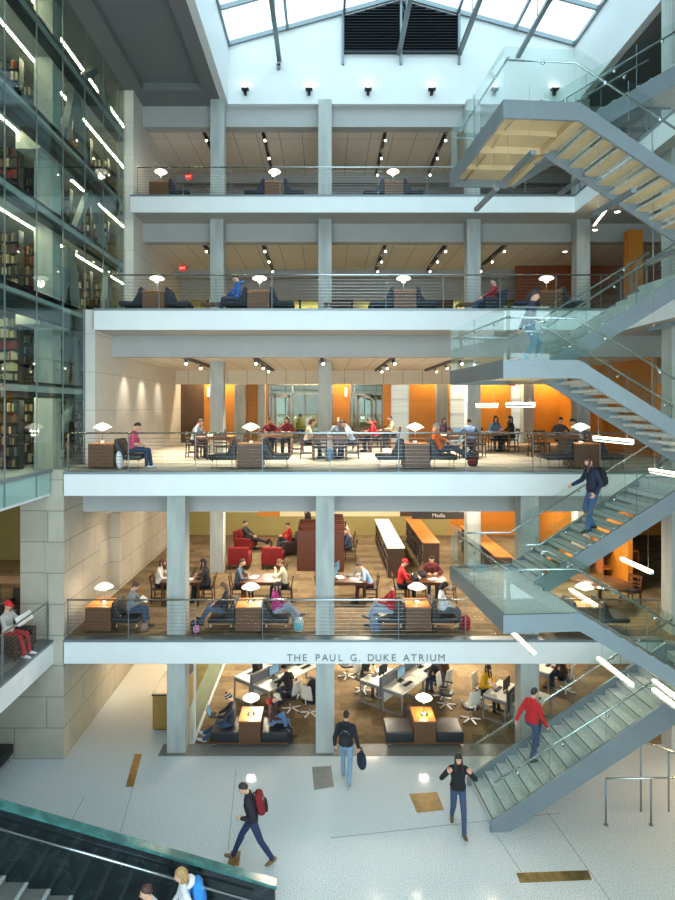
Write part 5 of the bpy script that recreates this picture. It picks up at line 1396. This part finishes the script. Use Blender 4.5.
# ---- second gallery
person('man in a pink shirt sitting on the second gallery bench by the stone wall', (UX[0]+.74, 16.84, Z2), 90, sit_pose(.40, 6, 30, 'lap', fl=(.10, .50, .085), fr=(-.12, .44, .085)), top='#c8506e', trousers='#33415e', sleeves='short', hair=('short', '#3b2a1d'), shoes='#c9c9c9')
seated('man in a grey plaid shirt, head in hand, at the leftmost second gallery table', at_table(2, 0, 'L'), sit_pose(CS, 18, 22, 'chin'), top='#8d939c', trousers='#2c3444', hair=('short', '#3a2b20'))
seated('person in dark red behind the lamp, left one of two, second gallery', at_table(2, 1, 'B'), sit_pose(CS, 14, 20, 'table'), top='#6f2326', hair=('short', '#3a2a20'))
seated('person in dark red behind the lamp, right one of two, second gallery', at_table(2, 1, 'H'), sit_pose(CS, 10, 16, 'table'), top='#7b3034', hair=('bob', '#4a3524'))
seated('woman in a beige top facing right just left of the middle column, second gallery', at_table(2, 2, 'L'), sit_pose(CS, 12, 18, 'table'), top='#c6b49a', trousers='#2b2b30', hair=('bob', '#54321f'))
seated('man in a pale blue shirt writing right of the middle column, second gallery', at_table(2, 2, 'R'), sit_pose(CS, 22, 30, 'table'), top='#aebfd2', trousers='#39414f', hair=('short', '#2c231d'))
seated('fair-haired person behind the man in pale blue, second gallery', at_table(2, 2, 'H'), sit_pose(CS, 10, 14, 'table'), top='#7f8790', hair=('short', '#a5794a'))
seated('person in a bright red hooded top leaning on a second gallery table', at_table(2, 3, 'R'), sit_pose(CS, 20, 26, 'table'), top='#b3202a', trousers='#333a48', hair=('short', '#33251b'), hood='#b3202a')
seated('person in a cream top before the orange wall, second gallery', at_table(2, 7, 'R'), sit_pose(CS, 12, 18, 'table'), top='#cbbfa2', hair=('short', '#2d221b'))
person('grey-haired man in orange lying back with a laptop on the second gallery bench', (UX[2]+.70, 16.84, Z2), 90, sit_pose(.40, -18, 30, 'laptop', fl=(.10, .78, .30), fr=(-.10, .80, .36), tl=30, tr=30), top='#d2622a', trousers='#454a55', sleeves='short', hair=('short', '#9a948a'))
laptop('open silver laptop on the lap of the man in orange', (UX[2]+1.10, 16.84, Z2+.66), R(-90), 112, False)
seated('man in a blue shirt seen from behind, near side of a second gallery table', at_table(2, 4, 'G'), sit_pose(CS, 14, 12, 'table'), top='#5d7494', trousers='#2e3340', hair=('short', '#2b211b'))
seated('dark-haired person facing us at the table behind the man in orange', at_table(2, 4, 'B'), sit_pose(CS, 8, 14, 'table'), top='#4a3b45', hair=('long', '#2d1e16'))
seated('woman holding up a white paper at a right-hand second gallery table', at_table(2, 5, 'R'), sit_pose(CS, 0, 12, 'book'), top='#2f2d33', trousers='#26262b', hair=('long', '#33211a'))
seated('dark-haired person in pale blue beside the woman with the paper, second gallery', at_table(2, 5, 'H'), sit_pose(CS, 6, 10, 'lap'), top='#6c8fb0', hair=('long', '#1f1713'))
seated('man in a white patterned shirt under the middle stair, second gallery', at_table(2, 6, 'R'), sit_pose(CS, 18, 22, 'table'), top='#cfd3d6', hair=('short', '#241b16'))
seated('dark-haired person in grey next to the man in the patterned shirt', at_table(2, 6, 'H'), sit_pose(CS, 8, 16, 'table'), top='#55514f', hair=('short', '#2a1f19'))
person('person in yellow green sitting inside the glazed office, second gallery', (X(298, 29.5), 29.5, Z2), 90, sit_pose(CS, 6, 10, 'lap'), top='#b9b32c', hair=('short', '#4b3626'))
chair((X(298, 29.5), 29.5, Z2), R(90), 'chair inside the glazed office under the person in yellow green')
# ---- third gallery
person('man in a blue hooded top slouching on the third gallery bench', (-2.08-.72, 19.09, Z3), -90, sit_pose(.40, -4, 34, 'lap', fl=(.1, .52, .10), fr=(-.1, .55, .10)), top='#2a62a8', trousers='#3b4254', hair=('short', '#2b211c'), hood='#2a62a8')
armchair('low blue armchair holding the dark-haired reader in red, third gallery', (X(490, 19.6), 19.6, Z3), R(-80), 'blue_fabric')
person('dark-haired person in red sunk low in a third gallery armchair', (X(490, 19.6), 19.6, Z3), -80, sit_pose(.40, -18, 20, 'lap', fl=(.1, .6, .1), fr=(-.1, .6, .1)), top='#8f2430', hair=('short', '#1d1714'))
# ---- lowest gallery
person('woman in a grey sweater reading on the lowest gallery bench by the stone wall', (UX[0]+.76, 16.62, Z1), 90, sit_pose(.40, 6, 26, 'book', fl=(.10, .46, .09), fr=(-.10, .42, .20)), top='#7c8791', trousers='#3d4f69', hair=('bun', '#4a2f20'))
open_book('open book in the hands of the woman in the grey sweater', (UX[0]+1.14, 16.62, Z1+.80), R(90), .28, R(35))
seated('long-haired woman in black and white left of the front column, lowest gallery', at_table(1, 0, 'L'), sit_pose(CS, 4, 18, 'table'), top='#d4cfca', trousers='#25252a', hair=('long', '#5b2a1c'))
seated('black-haired woman with her back turned, right end of the leftmost dark table', at_table(1, 0, 'R'), sit_pose(CS, 8, 14, 'table'), top='#1f1f24', trousers='#1f222b', hair=('long', '#15110f'))
person('woman in dark top and jeans, left seat of the bench left of centre', (UX[1]-.72, 16.62, Z1), -90, sit_pose(.40, -8, 30, 'lap', fl=(.10, .60, .20), fr=(-.08, .62, .26), tl=20, tr=20), top='#3b3138', trousers='#475a74', hair=('bob', '#6d5036'))
person('woman in a magenta top, right seat of the bench left of centre', (UX[1]+.72, 16.62, Z1), 90, sit_pose(.40, -4, 28, 'lap', fl=(.10, .50, .09), fr=(-.02, .62, .40), tr=20), top='#a8327c', trousers='#8d97a6', hair=('long', '#33231c'), shoes='#5a4336')
seated('man in a blue grey shirt facing right at the second dark table', at_table(1, 1, 'L'), sit_pose(CS, 10, 14, 'table'), top='#4d5a68', trousers='#3a2f2c', hair=('short', '#33261e'))
seated('woman in a cream sweater with hand to her head at the second dark table', at_table(1, 1, 'R'), sit_pose(CS, 12, 16, 'chin'), top='#d9cdae', trousers='#26262c', hair=('tail', '#6b4a2e'))
person('man in black stretched out in a red armchair, lowest gallery', (X(248, 25.6), 25.55, Z1), 75, sit_pose(.42, -20, 24, 'lap', fl=(.1, .85, .42), fr=(-.1, .88, .46), tl=60, tr=60), top='#1e1e22', trousers='#1f2026', hair=('short', '#2a1d16'))
person('reader in a red shirt facing left among the armchairs', (X(289, 25.0), 25.0, Z1), -70, sit_pose(.42, -2, 22, 'book', fl=(.1, .55, .1), fr=(-.1, .5, .3)), top='#b01f26', trousers='#474a4f', hair=('short', '#2b1f18'))
person('person in black standing far back, left of the middle column, lowest gallery', (X(308, 26.3), 26.6, Z1), -120, dict(lean=3), top='#1b1a1d', trousers='#1d1d22', hair=('long', '#2a1a14'))
person('student in pale top at the rear carrel right of the middle column', (1.02, 25.45, Z1), -90, sit_pose(CS, 14, 20, 'table'), top='#b89d8c', trousers='#27262b', hair=('long', '#3a281c'))
person('student in dark blue at the nearer carrel right of the middle column', (1.0, 23.95, Z1), -90, sit_pose(CS, 16, 20, 'table'), top='#2d3a52', trousers='#25262d', hair=('short', '#2a211b'))
for y, nm in ((25.5, 'rear'), (24.0, 'nearer')): chair((1.02, y, Z1), R(-90), 'dark wooden chair at the %s carrel right of the middle column' % nm)
seated('student in light blue bent over the table right of the middle column', at_table(1, 2, 'R'), sit_pose(CS, 30, 24, 'table'), top='#8fa9c4', trousers='#5b2a30', hair=('short', '#3d2e22'))
seated('man in a red cap and red sweater facing right at the fourth dark table', at_table(1, 3, 'L'), sit_pose(CS, 8, 18, 'table'), top='#c4282b', trousers='#26282f', hair=('short', '#3a291d'), cap=('cap', '#c21f26'))
seated('person in a dark red top on the far side of the fourth dark table', at_table(1, 3, 'H'), sit_pose(CS, 16, 20, 'table'), top='#6b2a2c', hair=('short', '#2a1f19'))
person('blond student in red reading, left seat of the bench right of centre', (UX[2]-.72, 16.62, Z1), -90, sit_pose(.40, -6, 26, 'book', fl=(.10, .56, .16), fr=(-.10, .60, .30), tl=10, tr=20), top='#a51f2c', trousers='#8f9fb4', hair=('bun', '#b08a52'))
person('dark-haired student in white, right seat of the bench right of centre', (UX[2]+.72, 16.62, Z1), 90, sit_pose(.40, -2, 30, 'lap', fl=(.10, .58, .12), fr=(-.10, .50, .10)), top='#cdd5dc', trousers='#4f5a66', hair=('bob', '#1f1916'))
person('man in a red cap reading a newspaper on the left gallery', (X(9, 14.9), 14.85, Z1), 80, sit_pose(.42, -4, 10, 'book', fl=(.12, .5, .085), fr=(-.12, .55, .085)), top='#b8b4ae', trousers='#a52a2c', hair=('short', '#6a5a48'), cap=('cap', '#d01c24'), shoes='#d8d8d8')
np_ = open_book('open newspaper held by the man in the red cap, left gallery', (X(9, 14.9)+.42, 14.80, Z1+.92), R(85), .62, R(62), '#cfcac0', 'newspaper', 'newspaper')
# ---- ground floor seated
person('man in a striped knit hat with a laptop, left seat of the ground bench', (-2.06-.56, gy+.38, 0), -90, sit_pose(.42, -2, 30, 'laptop', fl=(.12, .74, .10), fr=(-.10, .84, .12), tl=20, tr=25), top='#2b3038', trousers='#3b4c66', hair=('short', '#2b211b'), cap=('beanie', '#17171a', '#e6e2d8'), shoes='#b9b9bd', jacket=True)
laptop('black laptop on the knees of the man in the striped hat', (-2.06-1.02, gy+.38, .70), R(90), 115)
person('man in a brown sweater and pale cap, right seat of the ground bench', (-2.06+.58, gy+.38, 0), 90, sit_pose(.42, 4, 26, 'lap', fl=(.14, .52, .085), fr=(-.10, .40, .40), tr=10), top='#43292a', trousers='#5b7699', hair=('short', '#4a3526'), cap=('cap', '#d8cdb6'), hood='#a3222c')
def at_desk(i, back=.66):
    x, y, a, nm = WS[i]; v = Matrix.Rotation(R(a), 3, 'Z') @ Vector((0, -back, 0)); return (x+v.x, y+v.y, 0), a+180
for i, lab, kw, ps in ((0, 'person in a dark coat slumped at a desk left of the middle column', dict(top='#1f1d20', hair=('short', '#1d1714')), sit_pose(.49, 20, 24, 'table')),
               (4, 'student in a red cap and black jacket bent over the white computer desks', dict(top='#221f22', hair=('short', '#2a1f18'), cap=('cap', '#c2202a'), jacket=True), sit_pose(.49, 30, 20, 'table')),
               (3, 'person in black with bare forearms at the desk nearest the middle column', dict(top='#26332b', sleeves='short', hair=('short', '#2b211b')), sit_pose(.49, 12, 14, 'table')),
               (5, 'woman with long black hair in a yellow jacket at a computer desk', dict(top='#d9a818', trousers='#232327', hair=('long', '#14110f')), sit_pose(.49, 10, 18, 'table')),
               (6, 'person in dark brown at the desk beyond the ground stair', dict(top='#3a2a24', hair=('long', '#2a1c15')), sit_pose(.49, 14, 18, 'table'))):
    p, a = at_desk(i); person(lab, p, a, ps, **kw)
# ---- walkers
def walk(s=1, st=.36, lean=4, **k):
    d = dict(p=(0, 0, .885), lean=lean, hp=10, fl=(.09, st*s, .10), fr=(-.09, -st*s, .12), tl=12 if s > 0 else -28, tr=-28 if s > 0 else 12,
             hl=(.27, -.22*s, .84), hr=(-.27, .24*s, .86), el=(.4, -.9, -.2), er=(-.4, -.9, -.2), kl=(.05, 1, .2), kr=(-.05, 1, .2), curl=1.0); d.update(k); return d
lp = (X(253, 12.25), 12.25, 0)
who = person('man in a dark jacket with a red backpack striding left across the pale floor', lp, -84, walk(-1, .40, 12, hp=22, hl=(.20, .22, 1.05), hr=(-.26, -.05, .80)), top='#28222c', trousers='#2b3a5c', shoes='#8a6a44', hair=('short', '#2b2119'), jacket=True, vox=.015)
wear('black and red backpack on the striding man, ground floor', who, '#7d1a20', '#2a1416', 1.0)
wp = (X(458, 13.25), 13.25, 0)
person('woman in a black jacket and jeans walking towards us, hands at her shoulders', wp, -4, walk(1, .30, 2, hp=6, hl=(.25, .20, 1.34), hr=(-.25, .20, 1.34), el=(.8, -.1, -.9), er=(-.8, -.1, -.9), curl=1.5, pl=(-.5, -.6, 0), pr=(.5, -.6, 0)), top='#1c1b20', trousers='#3b4a66', shoes='#5c4a3a', hair=('long', '#2e1f19'), jacket=True, vox=.015)
bp_ = (X(346, 14.9), 14.9, 0)
who = person('man in a dark hooded jacket walking away with a blue bag, ground floor', bp_, 172, walk(1, .22, 2, hp=6, hr=(-.30, .06, .80), hl=(.28, .05, .84)), top='#23222a', trousers='#7b98b2', shoes='#8a8f96', hair=('short', '#201a18'), jacket=True, hood='#23222a', vox=.015, scale=1.03)
wear('black backpack on the man walking away, ground floor', who, '#1b1b20', '#26262c', .95)
t = thing('shoulder_bag', 'blue and black bag carried by the man walking away', 'bag', local_pt(bp_, 172, 1.03, V(-.37, .05, .32)), R(20))
b = MB(); b.ell((0, 0, .2), (.09, .16, .20), 16, 10, 0, None, .6); b.build('body', [cmat('#1d2636')], t); b = MB(); b.ell((.03, -.03, .17), (.07, .12, .10), 14, 8, 0, None, .6); b.build('pocket', [cmat('#2f6fc0')], t)
b = MB(); b.tube([(0, .10*math.cos(a), .36 + .15*math.sin(a)) for a in [math.pi*i/8 for i in range(9)]], .012, 6); b.build('handle', [cmat('#17181c')], t)
hp_ = (X(186, 9.95), 9.95, 0)
who = person('blond person in white with a blue backpack at the foot of the stone steps', hp_, -70, walk(1, .2, 4, hp=8), top='#dcdfe2', trousers='#39415a', hair=('bob', '#b08d5a'), hood='#e6e6e6', vox=.015)
wear('bright blue backpack of the blond person by the green marble parapet', who, '#2f86cf', '#2a6fb4', 1.0)
person('brown-haired person in a pale striped top, cut off by the bottom edge', (X(152, 9.62), 9.62, 0), -70, walk(-1, .2, 4, hp=10), top='#c9ccd2', trousers='#2a2f3c', hair=('short', '#4a2f22'), scale=.99)
# ---- on the stairs
def on_stair(key, u, v, z):
    o = STAIRS[key]; p = Matrix.Rotation(ANG, 3, 'Z') @ Vector((u, v, 0)) + o.location; return (p.x, p.y, o.location.z + z)
dzG = Z1/18
person('man in a red jacket climbing the ground stair', on_stair('G', .1 + .285*4.5, 1.12, dzG*5), 118, walk(1, .18, 6, p=(0, .02, .90), fl=(.09, .20, .085+dzG), fr=(-.09, -.08, .09), tl=0, tr=-10, hp=4), top='#b31f28', trousers='#3b4a68', hair=('short', '#26201c'), jacket=True, vox=.015)
pA = on_stair('A', 1.51 + .285*5.55, 2.62, .11 + 5*.17)
who = person('woman in a navy jacket with a black backpack coming down the lowest glass stair', pA, -82, walk(1, .16, 4, p=(0, 0, .88), fl=(.09, .20, -.03), fr=(-.09, -.06, .10), tl=-10, tr=0, hp=16, hr=(-.36, .30, .98), hl=(.26, .12, .86)), top='#22283e', trousers='#44618c', hair=('long', '#46291d'), jacket=True, vox=.015)
wear('black backpack of the woman coming down the lowest glass stair', who, '#17171b', '#232328', .95)
person('man in a dark jacket and pale jeans at the foot of the middle rear flight', on_stair('B', 1.66, 2.75, .113), 70, walk(1, .14, 6, hp=12, hr=(-.27, .22, .98)), top='#333b4e', trousers='#6b98ad', hair=('short', '#54382a'), jacket=True, vox=.015)
# ---- belongings on floors and tables
backpack('grey blue backpack on the floor left of the reader in red, lowest gallery', (X(376, 16.3), 16.3, Z1), R(15), '#6d7b8c', '#59677a', R(-8), .95)
backpack('bright red bag on the floor right of the student in white, lowest gallery', (X(466, 16.4), 16.45, Z1), R(-20), '#a81c28', '#861620', R(-10), .85)
backpack('black and pink bag on the floor by the left front column, lowest gallery', (X(194, 15.95), 16.22, Z1), R(30), '#2b2a33', '#c88aa8', R(-20), .8)
backpack('brown patterned bag at the feet of the woman in the grey sweater', (X(143, 16.3), 16.35, Z1), R(10), '#6b5a4a', '#8a7764', R(-50), .8, straps=False)
backpack('silver and teal bag on the floor right of the woman in magenta', (X(298, 16.3), 16.35, Z1), R(-10), '#a9b8bd', '#5fa3ad', R(-20), .85, straps=False)
backpack('black backpack on the ground floor right of the seated pair', (X(287, 16.6), 16.55, 0), R(-12), '#191a1e', '#26282e', R(-8), 1.0)
backpack('light blue bag on the floor below the table right of the middle column', (X(329, 19.2), 19.2, Z2), R(0), '#6d92b8', '#5a80a8', R(-4), .9, straps=False)
backpack('dark backpack with a red edge standing right of the man in orange', (X(473, 17.3), 17.35, Z2), R(-30), '#2a262c', '#7a2028', R(-6), 1.0)
backpack('grey patterned bag leaning behind the empty ground floor bench', (X(409, 17.9), 17.65, 0), R(0), '#5c544c', '#7a6e60', R(-4), 1.05)
o = MB(); o.grid(lambda t, q: (.055*math.cos(q)*math.cos(t)*(1+.35*math.sin(5*t)) + .07*(1-math.sin(q))*.4, .13*math.cos(q)*math.sin(t)*(1.25 - .35*math.sin(q)) + .015*math.sin(9*t), .26 + .25*math.sin(q) + .02*math.sin(4*t)*math.cos(q)), 28, 14, 0); o = o.build('white_jacket', [cmat('#e4e6e8')]); o.location = (UX[0]+.52, 16.36, Z2); tag(o, 'white jacket hanging off the bench beside the man in pink', 'jacket')
k = 0
for lev, TT in ((2, T2), (1, T1)):
    for i, (x, y) in enumerate(TT):
        nm = '%s table from the left, %s' % (ORD[i], LEVEL[lev])
        open_book('open book on the ' + nm, (x - .22, y + .05, ZL[lev] + (.74 if lev == 2 else .75)), R(80 if i % 2 else -75), .36, 0)
        paper_sheet('loose paper sheet on the ' + nm, (x + .25, y - .12, ZL[lev] + (.741 if lev == 2 else .751)), R(40*i))
        if i in (0, 2, 4): laptop('black laptop on the ' + nm, (x + .12, y + .22, ZL[lev] + (.741 if lev == 2 else .751)), R(-90 if i != 4 else 0), 110)
for xx in (-.18, .18): monitor('black flat monitor on the third dark table, %s of two' % ('left' if xx < 0 else 'right'), (T1[2][0] - .35 + xx*.2, T1[2][1] + xx*1.6, Z1 + .75), R(70))
for kk, (px, y) in enumerate(((414, 18.5), (421, 18.9))): backpack('black bag lying on the fourth dark table, %s of two' % ('left' if kk == 0 else 'right'), (X(px, y)+.1, y, Z1+.751), R(20), '#1b1b1f', '#2a2a2e', R(-60), .7, straps=False)
# coats over office chairs
for i, (p, lab, c) in enumerate((((3.75, 19.6, 0), 'brown coat thrown over the office chair between the clusters', '#5c4024'), ((-.35, 18.05, 0), 'dark coat over the office chair left of the middle column', '#211f22'))):
    q = (p[0] + .05, p[1] + .02, .45)
    b = MB(); b.ell((0, 0, .30), (.26, .20, .36), 16, 10, 0, None, .75); o = b.build('coat', [cmat(c)]); o.location = q; tag(o, lab, 'coat')
# ------------------------------------------------------------------ lights of the building
def area(name, loc, sx, sy, energy, col=(1, .87, .68), rot=(0, 0, 0), spread=180):
    l = bpy.data.lights.new(name, 'AREA'); l.shape = 'RECTANGLE'; l.size = sx; l.size_y = sy; l.energy = energy; l.color = col; l.spread = R(spread)
    o = bpy.data.objects.new(name, l); COL.objects.link(o); o.location = loc; o.rotation_euler = rot; return o
# portal over the skylight
p = area('skylight_portal', ((KX0+KX1)/2, (KY0+KY1)/2, ZRG+.25), KX1-KX0+.8, KY1-KY0+.8, 1); p.data.cycles.is_portal = True
p = area('window_portal', ((WFX0+WFX1)/2, PYF-.35, (WFZ0+WFZ1)/2), WFX1-WFX0, WFZ1-WFZ0, 1, (1, 1, 1), (math.pi/2, 0, 0)); p.data.cycles.is_portal = True  # portal for the daylight through the added front glazing
# ceiling luminaires of ground floor and lowest gallery (set flush in the ceilings)
for x in (-5.6, -2.2, 1.6, 5.2, 8.6):
    for y in (18.6, 22.0, 25.8):
        if not (x < -5 and y > 22.5): area('ceiling_luminaire', (x, {18.6: 20.5, 22.0: 23.0, 25.8: 26.2}[y], Z1-.72), .4, .4, (150 if x < 8 else 40) if x > -5 else 60, (1, .87, .68) if x > -5 else (1, .72, .42))
        area('ceiling_luminaire', (x, y, EYE-3.0), .4, .4, 140 if x > -5 else 26)
for y in (4, 9, 14):
    area('ceiling_luminaire', (12.5, y, ZC[3]-.02), 1.2, .3, 35); area('ceiling_luminaire', (12.5, y, ZC[2]-.02), 1.2, .3, 60); area('ceiling_luminaire', (12.5, y, EYE-3.0), 1.2, .3, 60); area('ceiling_luminaire', (-11, y+3, EYE-3.0), 1.2, .3, 45)
area('ceiling_luminaire', (11.5, 17, Z1-.72), 1.2, .3, 40, (1, .72, .42)); area('ceiling_luminaire', (9.6, 13.5, Z1-.72), .4, .4, 60, (1, .70, .40))
area('ceiling_luminaire', (-11, 21, EYE-3.0), 1.2, .3, 40)
# cove light grazing the orange wood wall of the second gallery
for px in (215, 300, 342, 440, 495, 545, 620): area('cove_light', (X(px, 28.3), 28.2, ZC[2]-.04), 1.6, .12, 90, (1, .82, .52))
# rooms behind the glass fronts
area('room_light', (-1.2, 29.9, zt+.05), 2.2, 1.2, 110, (1, .93, .68)); area('room_light', (2.0, 30.0, zt+.05), 1.4, 1.2, 160, (.95, 1, 1))
for x in (-5, -1, 3, 7): area('room_light', (x, 29.8, Z3+2.55), 1.6, .6, 170, (1, .90, .55))
# wall washers on the stone wall
for n, ys_, e in ((2, (20.6, 22.6, 24.8), 130), (1, (19.4, 22.6), 60), (0, (19.2,), 70), (3, (24.5,), 40), (4, (24.5,), 30)):
    for y in ys_:
        zc = {0: Z1-.74, 1: EYE-3.05, 2: ZC[2]-.05, 3: ZC[3]-.05, 4: ZC[4]-.05}[n]
        spot((XL+.55, y, zc), (XL+.05, y, ZL[n]+1.2), e, R(62), .9)
SC.view_settings.exposure = 0.15
